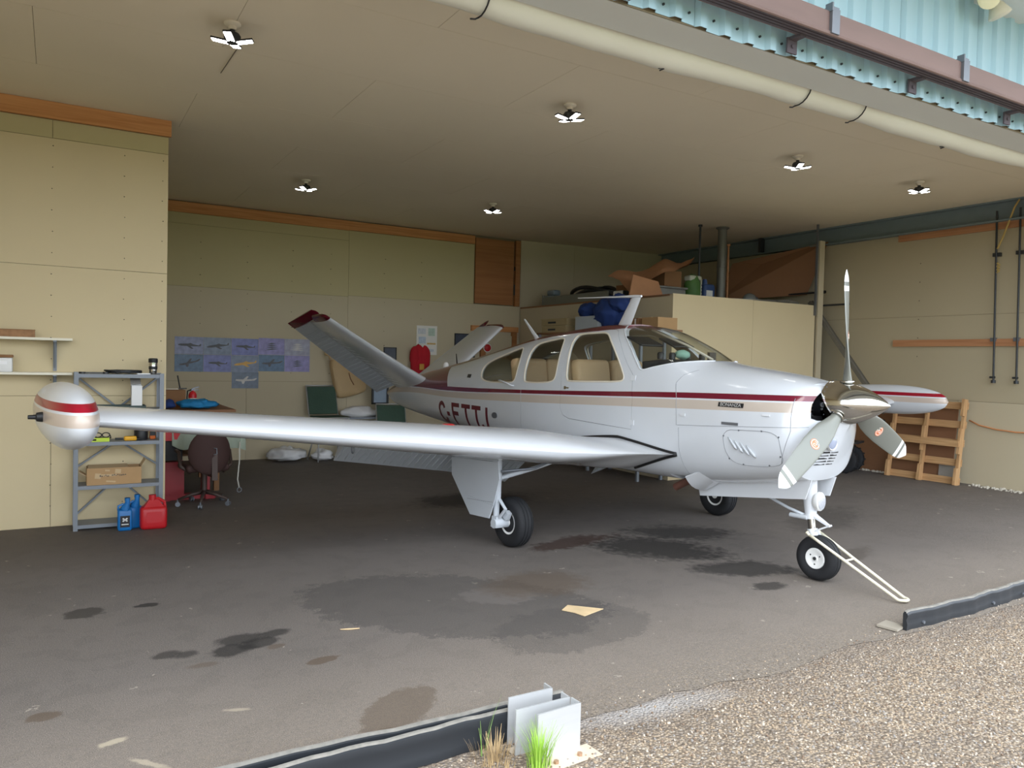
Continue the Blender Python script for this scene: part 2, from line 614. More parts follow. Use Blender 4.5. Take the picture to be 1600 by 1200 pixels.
GRAVEL = gravel_material()
mb = MB()
mb.add([(-30, -12, -.003), (40, -12, -.003), (40, 3.2, -.003), (-30, 3.2, -.003)], [(0, 1, 2, 3)])
structure('gravel_ground', mb, GRAVEL)
mb = MB()
mb.add([(-150, -160, -.03), (150, -160, -.03), (150, -11.9, -.03), (-150, -11.9, -.03)], [(0, 1, 2, 3)])
structure('grass_field_ground', mb, mat('mown_grass', rgb(92, 112, 60), .9, var=.3, scale=.3))
mb = MB()
mb.add([(-80, 3.1, -.04), (X_SIDE - .2, 3.1, -.04), (X_SIDE - .2, 60, -.04), (-80, 60, -.04)], [(0, 1, 2, 3)])
mb.add([(X_RIGHT + .4, 3.1, -.04), (80, 3.1, -.04), (80, 60, -.04), (X_RIGHT + .4, 60, -.04)], [(0, 1, 2, 3)])
structure('side_ground', mb, mat('mown_grass', rgb(92, 112, 60)))

# loose pebbles on the apron close to the camera: real stones, too many to count
mb = MB()
PEB = [mat('pebble_tan', rgb(160, 140, 116), .8, var=.1), mat('pebble_grey', rgb(138, 132, 126), .8, var=.1),
       mat('pebble_brown', rgb(120, 100, 82), .8, var=.1), mat('pebble_pale', rgb(190, 176, 158), .8, var=.05)]
ico = [Vector(p).normalized() for p in ((0, 1, 1.6), (0, -1, 1.6), (0, 1, -1.6), (0, -1, -1.6), (1, 1.6, 0), (-1, 1.6, 0), (1, -1.6, 0), (-1, -1.6, 0), (1.6, 0, 1), (-1.6, 0, 1), (1.6, 0, -1), (-1.6, 0, -1))]
icof = [(0, 1, 8), (0, 8, 4), (0, 4, 5), (0, 5, 9), (0, 9, 1), (1, 6, 8), (8, 6, 10), (8, 10, 4), (4, 10, 2), (4, 2, 5), (5, 2, 11), (5, 11, 9), (9, 11, 7), (9, 7, 1), (1, 7, 6), (3, 6, 7), (3, 7, 11), (3, 11, 2), (3, 2, 10), (3, 10, 6)]
rp = random.Random(3)
k = 0
while k < 5200:
    x, y = rp.uniform(1.1, 7.2), rp.uniform(1.55, 3.02)
    if rp.random() > (1.0 if y < 2.75 else .35):
        continue
    k += 1
    r = rp.uniform(.004, .0085)
    R = Euler((rp.uniform(0, 6), rp.uniform(0, 6), rp.uniform(0, 6))).to_matrix()
    S = Vector((1, rp.uniform(.6, 1), rp.uniform(.5, .8)))
    c = Vector((x, y, -.003 + r * .3))
    mb.add([R @ Vector((p.x * S.x, p.y * S.y, p.z * S.z)) * r + c for p in ico], icof, rp.randrange(4))
me = bpy.data.meshes.new('loose_pebbles')
me.from_pydata(mb.v, [], mb.f)
for x in PEB:
    me.materials.append(x)
me.polygons.foreach_set('material_index', mb.m)
tag(link('loose_pebbles', me), 'loose tan and grey pebbles strewn over the gravel apron', 'gravel', kind='stuff')

# -------- drywall
DRY_L = mat('drywall_cream', rgb(207, 191, 154), .85, var=.05, scale=1.2, bump=.05)
DRY_G = mat('drywall_olive_shaded', rgb(188, 177, 136), .85, var=.06, scale=1.0)  # olive tone paints in the weaker light on the upper panels
DRY_P = mat('drywall_pale', rgb(190, 178, 150), .85, var=.05, scale=1.0)
DRY_R = mat('drywall_shaded', rgb(178, 166, 138), .85, var=.06, scale=.9)  # right-hand wall boards, colour darkened to paint in the dimmer light there
DRY_B = mat('drywall_backing', rgb(120, 108, 84), .9)
CEILM = mat('ceiling_board', rgb(222, 211, 186), .85, var=.05, scale=.8)
SCREW = mat('screw_head', rgb(70, 60, 48), .6)

def wall(name, axis, pos, facing, thick, rects, backing):
    """backing = (u0,u1,z0,z1); rects: panels (u0,u1,z0,z1,material); axis 'X': the wall runs along X at y=pos"""
    def b3(u0, u1, z0, z1, d0, d1):
        c = ((u0 + u1) / 2, (d0 + d1) / 2, (z0 + z1) / 2)
        s = (u1 - u0, abs(d1 - d0), z1 - z0)
        if axis == 'Y':
            c, s = (c[1], c[0], c[2]), (s[1], s[0], s[2])
        return c, s
    back = pos - facing * .013
    mbk = MB()
    mbk.box(*b3(*backing, back, back - facing * thick))
    w = structure(name, mbk, DRY_B)
    for (u0, u1, z0, z1, mm) in rects:
        p = MB()
        g = .002
        p.box(*b3(u0 + g, u1 - g, z0 + g, z1 - g, pos, back - facing * .004))
        p.build('drywall_panel', mm, w)
    return w

# left-hand wall of the wing bay (faces the door)
wl = wall('wall_left', 'X', Y_WING, -1, .1,
          [(-2.6, -.05, 0.0, 1.25, DRY_L), (-.05, X_BAY0, 0.0, 1.25, DRY_L),
           (-2.6, -1.5, 1.25, 2.477, DRY_L), (-1.5, X_BAY0, 1.25, 2.477, DRY_L),
           (-2.6, -1.5, 2.477, 3.67, DRY_L), (-1.5, X_BAY0, 2.477, 3.67, DRY_L),
           (-2.6, -.05, 3.67, 3.84, DRY_G), (-.05, X_BAY0, 3.67, 3.84, DRY_G)], (-2.6, X_BAY0, 0, 4.0))
mb = MB()
for u in (-.05, .56, .90, -.9):
    for z in [.2 + .2 * k for k in range(18)]:
        if abs(z - 3.75) > .05:
            mb.cyl((u + random.uniform(-.01, .01), Y_WING - .0015, z), (u, Y_WING + .004, z), .005, n=6)
so = mb.build('screw_heads', SCREW, wl)
so['kind'] = 'stuff'
# side of the bay, hidden round the corner
wall('wall_bay_left', 'Y', X_BAY0 + .001, 1, .1, [(8.62, 12.75, 0, 2.4, DRY_L), (8.62, 12.75, 2.4, 4.0, DRY_L)], (8.62, 12.9, 0, 4.0))
wb = wall('wall_back', 'X', Y_BACK, -1, .12,
          [(.95, 2.6, .0, 1.258, DRY_P), (2.6, 3.66, .0, 1.258, DRY_P), (3.66, 4.25, 0, 1.258, DRY_P),
           (.95, 4.25, 1.258, 2.712, DRY_P), (.95, 4.25, 2.712, 3.66, DRY_G), (.95, 4.25, 3.66, 3.83, DRY_G),
           (4.25, 6.65, 0, 1.4, DRY_P), (4.25, 7.65, 1.4, 2.73, DRY_P), (6.65, 7.65, 0, 1.4, DRY_P),
           (4.25, 6.65, 2.73, 3.83, DRY_G),
           (7.65, 8.9, 2.0, 4.05, DRY_P), (8.9, 10.1, 2.0, 4.05, DRY_P), (10.1, 11.2, 2.0, 4.08, DRY_P)], (.95, 11.3, 0, 4.1))
mb = MB()
for u in (1.9, 2.6, 3.3, 3.95, 4.9, 5.6):
    for z in [1.4 + .25 * k for k in range(9)]:
        mb.cyl((u + random.uniform(-.02, .02), Y_BACK - .0015, z), (u, Y_BACK + .004, z), .006, n=6)
so = mb.build('screw_heads', SCREW, wb)
so['kind'] = 'stuff'
# right-hand wall
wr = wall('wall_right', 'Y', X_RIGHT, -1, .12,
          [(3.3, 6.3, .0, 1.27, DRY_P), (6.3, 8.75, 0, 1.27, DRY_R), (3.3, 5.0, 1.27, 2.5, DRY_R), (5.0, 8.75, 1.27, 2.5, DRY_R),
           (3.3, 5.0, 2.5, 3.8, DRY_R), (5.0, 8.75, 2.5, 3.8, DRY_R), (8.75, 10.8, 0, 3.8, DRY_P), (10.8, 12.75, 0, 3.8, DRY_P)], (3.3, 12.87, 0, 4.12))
mb = MB()
for u in (6.95, 5.3):
    for z in [1.9 + .28 * k for k in range(6)]:
        mb.cyl((X_RIGHT - .0015, u, z), (X_RIGHT + .004, u, z), .008, n=6)
so = mb.build('screw_heads', SCREW, wr)
so['kind'] = 'stuff'
# storage box of the right-hand bay: front and side wall
wall('wall_storage_front', 'X', 8.45, -1, .06, [(7.65, 9.3, 0, 2.72, DRY_L), (9.3, 10.75, 0, 2.72, DRY_L)], (7.70, 10.75, 0, 2.72))
ws = wall('wall_storage_side', 'Y', 7.65, -1, .06, [(8.45, 10.6, 0, 2.71, DRY_P), (10.6, 12.72, 0, 2.71, DRY_P)], (8.47, 12.72, 0, 2.71))
mb = MB()
mb.box((9.2, 10.62, 2.70), (3.1, 4.2, .03))
structure('storage_roof_slab', mb, PLY)
mb = MB()
mb.box((X_SIDE - .06, 8.0, 2.0), (.12, 9.6, 4.0))
structure('wall_side', mb, DRY_L)

# -------- ceiling: boards under a slab
mb = MB()
mb.box((4.35, 8.4, 4.22), (14.2, 9.3, .16))
cl = structure('ceiling', mb, DRY_B)
cx = [X_SIDE + 2.44 * i for i in range(6)] + [X_RIGHT + .02]
for j in range(8):
    y0 = 3.78 + 1.22 * j
    y1 = min(y0 + 1.22, 13.0)
    if y1 - y0 < .05:
        continue
    off = 1.22 if j % 2 else 0
    xs_ = sorted(set([X_SIDE] + [min(max(a + off, X_SIDE), X_RIGHT + .02) for a in cx] + [X_RIGHT + .02]))
    for i in range(len(xs_) - 1):
        x0, x1 = xs_[i], xs_[i + 1]
        if x1 - x0 < .1:
            continue
        p = MB()
        g = .0015
        nseg = 4
        lo, hi = [], []
        for kx in range(nseg + 1):
            x = x0 + g + (x1 - x0 - 2 * g) * kx / nseg
            z = CEIL + fz(x) * .45
            lo.append((x, z))
        vs = []
        for x, z in lo:
            vs += [(x, y0 + g, z), (x, y1 - g, z), (x, y0 + g, 4.15), (x, y1 - g, 4.15)]
        fs = []
        for kx in range(nseg):
            a, b_ = kx * 4, kx * 4 + 4
            fs += [(a, a + 1, b_ + 1, b_), (a + 2, b_ + 2, b_ + 3, a + 3), (a, b_, b_ + 2, a + 2), (a + 1, a + 3, b_ + 3, b_ + 1)]
        fs += [(0, 2, 3, 1), (nseg * 4, nseg * 4 + 1, nseg * 4 + 3, nseg * 4 + 2)]
        p.add(vs, fs)
        p.build('ceiling_board', CEILM, cl)

# -------- wooden ledgers, beam
def board(name, c, s, m_, rot=None):
    b_ = MB()
    b_.box(c, s, rot)
    return structure(name, b_, m_)
board('trim_1', (-.81, Y_WING - .02, 3.92), (3.56, .04, .155), PINE)
board('trim_2', (2.60, Y_BACK - .02, 3.905), (3.29, .04, .16), PINE)
board('trim_3', (5.44, Y_BACK - .022, 3.905), (2.39, .044, .15), PINE)
board('trim_4', (X_RIGHT - .02, 5.3, 3.71), (.04, 4.0, .10), PINE_Y)
board('trim_6', (X_RIGHT - .02, 5.35, 2.10), (.04, 3.95, .10), PINE_Y)
BEAMM = mat('blue_grey_beam', rgb(116, 130, 132), .6, var=.1)
mb = MB()
mb.box((X_RIGHT - .012, 8.15, 3.90), (.02, 9.4, .29))
mb.box((X_RIGHT - .06, 8.15, 4.03), (.12, 9.4, .02))
mb.box((X_RIGHT - .06, 8.15, 3.765), (.12, 9.4, .02))
structure('steel_beam', mb, BEAMM)
board('trim_7', (10.83, 8.43, 1.92), (.12, .035, 3.72), DRY_P)
board('trim_8', (10.72, 8.43, 3.3), (.03, .03, 1.5), STEEL)
board('trim_9', (11.05, 9.9, 3.9), (.1, .06, .26), DARKSTEEL)

# -------- front header: soffit, blue corrugated cladding, eave
SOFF = mat('grey_soffit', rgb(206, 209, 204), .7, var=.04, scale=1)
mb = MB()
mb.box((4.35, 3.465, 3.67), (14.0, .27, .14))
structure('header_beam', mb, SOFF)
mb = MB()
mb.box((4.35, 3.745, 3.92), (14.0, .06, .44))
mb.box((4.35, 3.6, 4.4), (14.0, .3, .5))
structure('header_wall', mb, DRY_B)
BLUE = mat('light_blue_cladding', rgb(170, 202, 212), .4, var=.05, scale=1.0, metal=.1)
pitch = .19
prof = [(0, 0), (.02, .028), (.07, .028), (.09, 0), (.19, 0)]
mb = MB()
mb.box((4.35, 3.322, 4.1), (14.0, .004, 1.0))
cladding = structure('wall_header', mb, DRY_B)
xs0 = X_SIDE
while xs0 < X_RIGHT:
    pts = []
    for r_ in range(5):
        for a_, d_ in (prof[:-1] if r_ < 4 else prof):
            pts.append((xs0 + pitch * r_ + a_, 3.315 - d_))
    pts[-1] = (pts[-1][0] - .003, pts[-1][1])
    vs, fs = [], []
    for i, (px, py) in enumerate(pts):
        zb = 3.60 + .006 * sin(px * 5) + (.004 if int(xs0 * 10) % 2 else 0)
        vs += [(px, py, zb), (px, py, 4.62), (px, py + .003, zb), (px, py + .003, 4.62)]
    for i in range(len(pts) - 1):
        a_, c_ = i * 4, i * 4 + 4
        fs += [(a_, a_ + 1, c_ + 1, c_), (a_ + 2, c_ + 2, c_ + 3, a_ + 3), (a_, c_, c_ + 2, a_ + 2)]
    fs += [(0, 2, 3, 1), (len(vs) - 4, len(vs) - 3, len(vs) - 1, len(vs) - 2)]
    MB().add(vs, fs).build('cladding_sheet', BLUE, cladding)
    xs0 += pitch * 5
mb = MB()
x = X_SIDE + .14
while x < X_RIGHT:
    mb.cyl((x, 3.312, 3.665), (x, 3.302, 3.665), .007, n=8)
    x += pitch
so = mb.build('cladding_screws', DARKSTEEL, cladding)
so['kind'] = 'stuff'
# eave soffit above, right end in view
mb = MB()
for j in range(4):
    mb.box((4.35, 3.16 - .32 * j, 4.46), (14.2, .312, .05))
structure('eave_ceiling', mb, mat('eave_white', rgb(222, 226, 224), .5, var=.03))
# ================================================================== AIRPLANE
plane = thing('airplane', 'white single-engine V-tail airplane with maroon stripe and C-FTTJ lettering', 'airplane', (5.01, 6.15, 0), radians(-84.15))

ST = [  # x, half width, top, bottom, widest height, exponents above and below
    (-5.22, .045, 1.19, 1.10, 1.15, 2.0, 2.0), (-5.00, .09, 1.28, 1.00, 1.15, 2.0, 2.0), (-4.30, .19, 1.435, .90, 1.15, 2.0, 2.1),
    (-3.50, .30, 1.585, .825, 1.15, 2.1, 2.2), (-2.72, .40, 1.712, .765, 1.15, 2.2, 2.4), (-1.77, .495, 1.888, .70, 1.15, 2.4, 2.7),
    (-1.17, .54, 1.988, .665, 1.15, 2.6, 3.0), (-.63, .56, 2.045, .65, 1.15, 2.7, 3.2), (-.10, .57, 2.08, .64, 1.15, 2.7, 3.2),
    (.15, .57, 2.078, .64, 1.15, 2.7, 3.2), (.47, .565, 2.042, .64, 1.15, 2.6, 3.2), (.87, .555, 1.895, .645, 1.15, 2.5, 3.2),
    (1.22, .54, 1.725, .66, 1.15, 2.6, 3.2), (1.58, .525, 1.672, .70, 1.15, 2.7, 3.1), (1.88, .505, 1.632, .745, 1.15, 2.8, 3.0),
    (2.10, .475, 1.590, .785, 1.15, 2.8, 2.8), (2.17, .445, 1.57, .80, 1.16, 2.8, 2.6), (2.22, .385, 1.56, .90, 1.19, 2.5, 1.8), (2.26, .31, 1.545, .98, 1.21, 2.2, 1.6),
    (2.30, .215, 1.53, 1.065, 1.23, 2.0, 1.5), (2.335, .13, 1.50, 1.15, 1.25, 2.0, 1.5), (2.365, .05, 1.44, 1.215, 1.265, 2.0, 1.5), (2.38, .02, 1.38, 1.24, 1.275, 2.0, 1.5)]
SX = [s[0] for s in ST]

def pchip_coeff(Y):
    n = len(SX)
    h = [SX[i + 1] - SX[i] for i in range(n - 1)]
    d = [(Y[i + 1] - Y[i]) / h[i] for i in range(n - 1)]
    mm = [0] * n
    for i in range(1, n - 1):
        if d[i - 1] * d[i] > 0:
            w1, w2 = 2 * h[i] + h[i - 1], h[i] + 2 * h[i - 1]
            mm[i] = (w1 + w2) / (w1 / d[i - 1] + w2 / d[i])
    mm[0], mm[-1] = d[0], d[-1]
    return mm
STC = [[s[k] for s in ST] for k in range(1, 7)]
STM = [pchip_coeff(c) for c in STC]

def sec(x):
    x = min(max(x, SX[0]), SX[-1])
    i = 0
    while i < len(SX) - 2 and x > SX[i + 1]:
        i += 1
    h = SX[i + 1] - SX[i]
    t = (x - SX[i]) / h
    a, b_, c, d = (1 + 2 * t) * (1 - t) ** 2, h * t * (1 - t) ** 2, t * t * (3 - 2 * t), h * t * t * (t - 1)
    return [Y[i] * a + M_[i] * b_ + Y[i + 1] * c + M_[i + 1] * d for Y, M_ in zip(STC, STM)]

def yside(x, z):
    w, zt, zb, zc, nu, nd = sec(x)
    t, n = ((z - zc) / (zt - zc), nu) if z >= zc else ((zc - z) / (zc - zb), nd)
    return w * max(0, 1 - min(1, t) ** n) ** (1 / n)

def loft_shell(inset, xs, nring=72):
    vs, fs = [], []
    for x in xs:
        w, zt, zb, zc, nu, nd = sec(x)
        w, zt, zb = max(.01, w - inset), zt - inset, zb + inset
        for k in range(nring):
            a = 2 * pi * k / nring
            ca, sa = cos(a), sin(a)
            n = nu if sa >= 0 else nd
            y = w * math.copysign(abs(ca) ** (2 / n), ca)
            z = zc + (zt - zc if sa >= 0 else zc - zb) * math.copysign(abs(sa) ** (2 / n), sa)
            vs.append((x, y, z))
    for i in range(len(xs) - 1):
        for k in range(nring):
            a, b_ = i * nring + k, i * nring + (k + 1) % nring
            fs.append((a, b_, b_ + nring, a + nring))
    for i, dx in ((0, -.02), (len(xs) - 1, .02)):
        ring = range(i * nring, (i + 1) * nring)
        c = Vector((0, 0, 0))
        for j in ring:
            c += Vector(vs[j])
        c /= nring
        vs.append((c.x + dx, c.y, c.z))
        ci = len(vs) - 1
        for k in range(nring):
            a, b_ = i * nring + k, i * nring + (k + 1) % nring
            fs.append((b_, a, ci) if i == 0 else (a, b_, ci))
    return vs, fs

def frange(a, b, n):
    return [a + (b - a) * i / (n - 1) for i in range(n)]

def shell_mesh(name, i0, i1, x0, x1, n, mats):
    mb = MB()
    for inset, mi, flip in ((i0, 0, False), (i1, 1, True)):
        e = inset - i0
        xs = frange(x0 + e, x1 - e, n)
        if x1 > 2.2:
            xs = [x for x in xs if x < 2.0] + [v for v in (2.0, 2.05, 2.1, 2.14, 2.17, 2.2, 2.22, 2.24, 2.26, 2.28, 2.30, 2.315, 2.33, 2.345, 2.355, 2.365, 2.38) if v <= x1 - e + 1e-6]
        vs, fs = loft_shell(inset, xs)
        if flip:
            fs = [tuple(reversed(f)) for f in fs]
        mb.add(vs, fs, mi)
    me = bpy.data.meshes.new(name)
    me.from_pydata(mb.v, [], mb.f)
    for x in mats:
        me.materials.append(x)
    me.polygons.foreach_set('material_index', mb.m)
    bm = bmesh.new()
    bm.from_mesh(me)
    # outer skin outward, inner skin inward
    bmesh.ops.recalc_face_normals(bm, faces=[f for f in bm.faces if f.material_index == 0])
    inner = [f for f in bm.faces if f.material_index == 1]
    bmesh.ops.recalc_face_normals(bm, faces=inner)
    bmesh.ops.reverse_faces(bm, faces=inner)
    bm.to_mesh(me)
    bm.free()
    return me

def boolean(me, cutters, op):
    o = bpy.data.objects.new('tmp', me)
    COL.objects.link(o)
    tmp = [o]
    for c in cutters:
        k = bpy.data.objects.new('tmpc', c)
        COL.objects.link(k)
        tmp.append(k)
        md = o.modifiers.new('b', 'BOOLEAN')
        md.operation = op
        md.solver = 'EXACT'
        md.object = k
    dg = bpy.context.evaluated_depsgraph_get()
    res = bpy.data.meshes.new_from_object(o.evaluated_get(dg))
    for t in tmp:
        bpy.data.objects.remove(t)
    return res

def chaikin(P, it=2):
    for _ in range(it):
        Q = []
        for i in range(len(P)):
            a, b_ = Vector(P[i]), Vector(P[(i + 1) % len(P)])
            Q += [a * .75 + b_ * .25, a * .25 + b_ * .75]
        P = Q
    return [tuple(p) for p in P]

def solid(polys):
    """cutter mesh: list of (polygon in x,z ; y0 ; y1)"""
    mb = MB()
    for P, y0, y1 in polys:
        mb.prism([(p[0], y0, p[1]) for p in P], (0, y1 - y0, 0))
    me = bpy.data.meshes.new('cutter')
    me.from_pydata(mb.v, [], mb.f)
    finish(me)
    return me

W1 = chaikin([(-2.02, 1.42), (-2.10, 1.56), (-2.03, 1.66), (-1.705, 1.757), (-1.37, 1.842), (-1.29, 1.83), (-1.235, 1.70), (-1.235, 1.55), (-1.26, 1.455), (-1.36, 1.435)], 2)
W2 = chaikin([(-1.085, 1.47), (-1.10, 1.64), (-1.104, 1.80), (-1.06, 1.885), (-.80, 1.925), (-.62, 1.948), (-.55, 1.90), (-.515, 1.72), (-.51, 1.53), (-.56, 1.475), (-.75, 1.455), (-1.03, 1.45)], 2)
W3 = chaikin([(-.345, 1.50), (-.365, 1.64), (-.40, 1.82), (-.43, 1.94), (-.385, 1.985), (-.1, 1.992), (.01, 1.992), (.10, 1.955), (.29, 1.80), (.455, 1.60), (.475, 1.535), (.42, 1.508), (.1, 1.498), (-.27, 1.487)], 2)
WS = [(.16, 2.3), (.17, 2.06), (.212, 2.013), (.247, 1.99), (.36, 1.905), (.469, 1.814), (.56, 1.72), (.63, 1.645), (.655, 1.632), (.69, 1.636), (.776, 1.66), (.9, 1.688), (1.0, 1.706), (1.116, 1.721), (1.21, 1.729), (1.30, 1.76), (1.3, 2.3)]
DOOR = [(-.455, 2.005), (-.44, 1.9), (-.415, 1.42), (-.41, 1.22), (-.36, 1.15), (-.27, 1.12), (.2, 1.10), (.605, 1.085), (.60, 1.38), (.572, 1.585), (.46, 1.70), (.30, 1.88), (.16, 2.0), (.10, 2.02), (-.2, 2.03), (-.40, 2.025)]

def grow(P, d):
    c = Vector((sum(p[0] for p in P) / len(P), sum(p[1] for p in P) / len(P)))
    out = []
    n = len(P)
    for i in range(n):
        a, b_, q = Vector(P[i - 1]), Vector(P[i]), Vector(P[(i + 1) % n])
        e1, e2 = (b_ - a).normalized(), (q - b_).normalized()
        nr = Vector((e1.y + e2.y, -e1.x - e2.x))
        if nr.length < 1e-6:
            nr = Vector((e1.y, -e1.x))
        nr.normalize()
        if nr.dot(b_ - c) < 0:
            nr = -nr
        out.append(tuple(b_ + nr * d))
    return out

# -------- paint scheme
def fuselage_paint():
    ma = bpy.data.materials.new('fuselage_paint')
    ma.use_nodes = True
    n = NT(ma)
    nt = ma.node_tree
    b = nt.nodes['Principled BSDF']
    b.inputs['Roughness'].default_value = .24
    b.inputs['Coat Weight'].default_value = .6
    b.inputs['Coat Roughness'].default_value = .06
    tc = nt.nodes.new('ShaderNodeTexCoord')
    sp = nt.nodes.new('ShaderNodeSeparateXYZ')
    nt.links.new(tc.outputs['Object'], sp.inputs[0])
    x, z = sp.outputs['X'], sp.outputs['Z']
    A = (-5.6, 2.6, 1.0, 1.6)
    rt = n.curve(x, [(-5.6, 1.31), (-4.2, 1.33), (-2.91, 1.336), (-1.13, 1.373), (.065, 1.412), (1.144, 1.45), (2.6, 1.478)], *A)
    rb = n.curve(x, [(-5.6, 1.25), (-4.89, 1.262), (-4.03, 1.288), (-2.9, 1.284), (-1.12, 1.334), (.07, 1.369), (1.15, 1.403), (2.6, 1.436)], *A)
    tb = n.curve(x, [(-5.6, 1.11), (-4.61, 1.183), (-4.0, 1.205), (-2.9, 1.20), (-1.12, 1.24), (.07, 1.279), (1.17, 1.313), (2.6, 1.352)], *A)
    zt = n.curve(x, [(-5.6, 1.12), (-4.3, 1.42), (-3.5, 1.575), (-2.72, 1.70), (-1.77, 1.876), (-1.17, 1.975), (-.63, 2.03), (0, 2.066), (.3, 2.09), (1, 2.2), (2.6, 2.2)], -5.6, 2.6, 1.0, 2.4)
    gt, lt = 'GREATER_THAN', 'LESS_THAN'
    AND = lambda a, b_: n.val('MULTIPLY', a, b_)
    red = AND(n.val(lt, z, rt), n.val(gt, z, rb))
    tan = AND(n.val(lt, z, n.val('SUBTRACT', rb, .013)), n.val(gt, z, tb))
    edge = n.val('SUBTRACT', -2.93, n.val('MULTIPLY', n.val('SUBTRACT', z, 1.336), .75))
    dorsal = AND(n.val(lt, x, edge), n.val(gt, z, rb))
    roof = n.val(gt, z, n.val('SUBTRACT', zt, .05))
    nz = n.noise(tc.outputs['Object'], 3, 3)
    white = n.mix(nz, rgb(200, 204, 209), rgb(207, 211, 216))
    col = n.mix(tan, white, rgb(190, 178, 166))
    mar = n.val('MAXIMUM', n.val('MAXIMUM', red, dorsal), roof)
    col = n.mix(mar, col, rgb(104, 18, 40))
    nt.links.new(col, b.inputs['Base Color'])
    return ma
FPAINT = fuselage_paint()
CABIN = mat('cabin_lining', rgb(160, 148, 126), .85, var=.06)

def body_shell(i0=0, i1=.03):
    return shell_mesh('fuselage', i0, i1, -5.22, 2.38, 128, [FPAINT, CABIN])

nose_cut = [(2.27, 1.285), (2.245, 1.30), (2.235, 1.40), (2.235, 1.50), (2.21, 1.535), (2.18, 1.555), (2.18, 1.8), (2.8, 1.8), (2.8, 1.285)]
cuts = [solid([(W1, -1, 1), (W2, -1, 1), (W3, .05, 1)]), solid([(WS, -1, 1), (nose_cut, -1, 1)]), solid([(DOOR, -1, -.02)])]
wells = [MB().box((1.55, 0, .66), (1.15, .32, .2)).mesh('cutter', [DARK]), MB().box((1.08, -.30, .66), (.26, .24, .12)).mesh('cutter', [DARK]), MB().box((1.08, .30, .66), (.26, .24, .12)).mesh('cutter', [DARK])]
fus_me = body_shell()
for c_ in cuts + wells:
    fus_me = boolean(fus_me, [c_], 'DIFFERENCE')
finish(fus_me, 32)
fuselage = link('fuselage', fus_me, plane)

# cabin door: same skin, its own piece
door_in = grow(DOOR, -.004)
dme = boolean(body_shell(0, .028), [solid([(door_in, -1, -.02)])], 'INTERSECT')
dme = boolean(dme, [solid([(W3, -1, 1)])], 'DIFFERENCE')
finish(dme, 32)
door = tag(link('cabin_door', dme, plane), 'white cabin door crossed by maroon and tan stripes')

# glass
def glass(name, tint, mixf):
    ma = bpy.data.materials.new(name)
    ma.use_nodes = True
    nt = ma.node_tree
    nt.nodes.clear()
    out = nt.nodes.new('ShaderNodeOutputMaterial')
    tr = nt.nodes.new('ShaderNodeBsdfTransparent')
    tr.inputs['Color'].default_value = tint
    gl = nt.nodes.new('ShaderNodeBsdfGlossy')
    gl.inputs['Roughness'].default_value = .02
    lw = nt.nodes.new('ShaderNodeLayerWeight')
    lw.inputs['Blend'].default_value = .5
    h = NT(ma)
    fr = h.val('ADD', h.val('MULTIPLY', h.val('POWER', lw.outputs['Facing'], 5), .9), .03)
    mx = nt.nodes.new('ShaderNodeMixShader')
    nt.links.new(fr, mx.inputs[0])
    nt.links.new(tr.outputs[0], mx.inputs[1])
    nt.links.new(gl.outputs[0], mx.inputs[2])
    nt.links.new(mx.outputs[0], out.inputs['Surface'])
    return ma
GLASS = glass('plexiglas', (.95, .965, .955, 1), 0)
def pane(name, poly, y0, y1):
    me = boolean(shell_mesh('glass', .008, .013, -5.0, 2.1, 120, [GLASS, GLASS]), [solid([(grow(poly, .008), y0, y1)])], 'INTERSECT')
    finish(me, 40)
    o = link(name, me, plane)
    return o
for p in (W1, W2, W3):
    for y0, y1 in ((-1, -.03), (.03, 1)):
        pane('cabin_window', p, y0, y1)
tag(pane('windshield', WS, -1, 1), 'curved one-piece windshield')

# window surrounds and seams lying on the skin
TRIM = mat('window_surround', rgb(214, 206, 188), .5, var=.04)
SEAM = mat('panel_seam', rgb(150, 153, 158), .6)
def skin(x, z, side=-1, off=.0):
    return Vector((x, side * (yside(x, z) + off), z))
def dense(P, closed=True, step=.03):
    out = []
    n = len(P)
    for i in range(n if closed else n - 1):
        a, b_ = Vector(P[i]), Vector(P[(i + 1) % n])
        k = max(1, int((b_ - a).length / step))
        out += [tuple(a.lerp(b_, j / k)) for j in range(k)]
    if not closed:
        out.append(tuple(P[-1]))
    return out
for side in (-1, 1):
    for p in (W1, W2, W3):
        t = MB().tube([skin(x, z, side, -.006) for x, z in grow(p, -.006)], .010, 6, closed=True)
        t.build('window_surround', TRIM, plane, 180)
ws_side = [(.17, 2.055), (.212, 2.013), (.247, 1.99), (.36, 1.905), (.469, 1.814), (.56, 1.72), (.63, 1.645), (.655, 1.632), (.69, 1.636), (.776, 1.66), (.9, 1.688), (1.0, 1.706), (1.116, 1.721), (1.19, 1.727)]
for side in (-1, 1):
    MB().tube([skin(x, z, side, .0) for x, z in dense(ws_side, False)], .007, 6).build('windshield_edge', PAINT, plane, 180)
def seam(P, r=.0022, side=-1, closed=False, mat_=SEAM, name='panel_seam'):
    return MB().tube([skin(x, z, side, .0005) for x, z in dense(P, closed)], r, 5, closed=closed).build(name, mat_, fuselage, 180)
seam([(1.06, 1.52), (1.10, 1.40), (1.121, 1.24), (1.125, 1.17), (1.5, 1.19), (1.9, 1.215), (2.25, 1.235)])
seam([(1.10, 1.40), (1.06, 1.53), (1.10, 1.60), (1.2, 1.645)])
seam([(-1.112, 1.374), (-1.10, 1.2), (-1.09, .98), (-1.08, .8)])
seam([(2.16, 1.45), (2.17, 1.2), (2.10, .95)])
seam([(1.15, 1.15), (1.16, .95), (1.20, .72)])
seam(chaikin([(1.60, 1.17), (1.62, 1.0), (1.70, .90), (1.90, .90), (2.12, .93), (2.11, 1.05), (2.08, 1.19), (1.80, 1.18)], 2), .0026, -1, True, name='access_panel_edge')
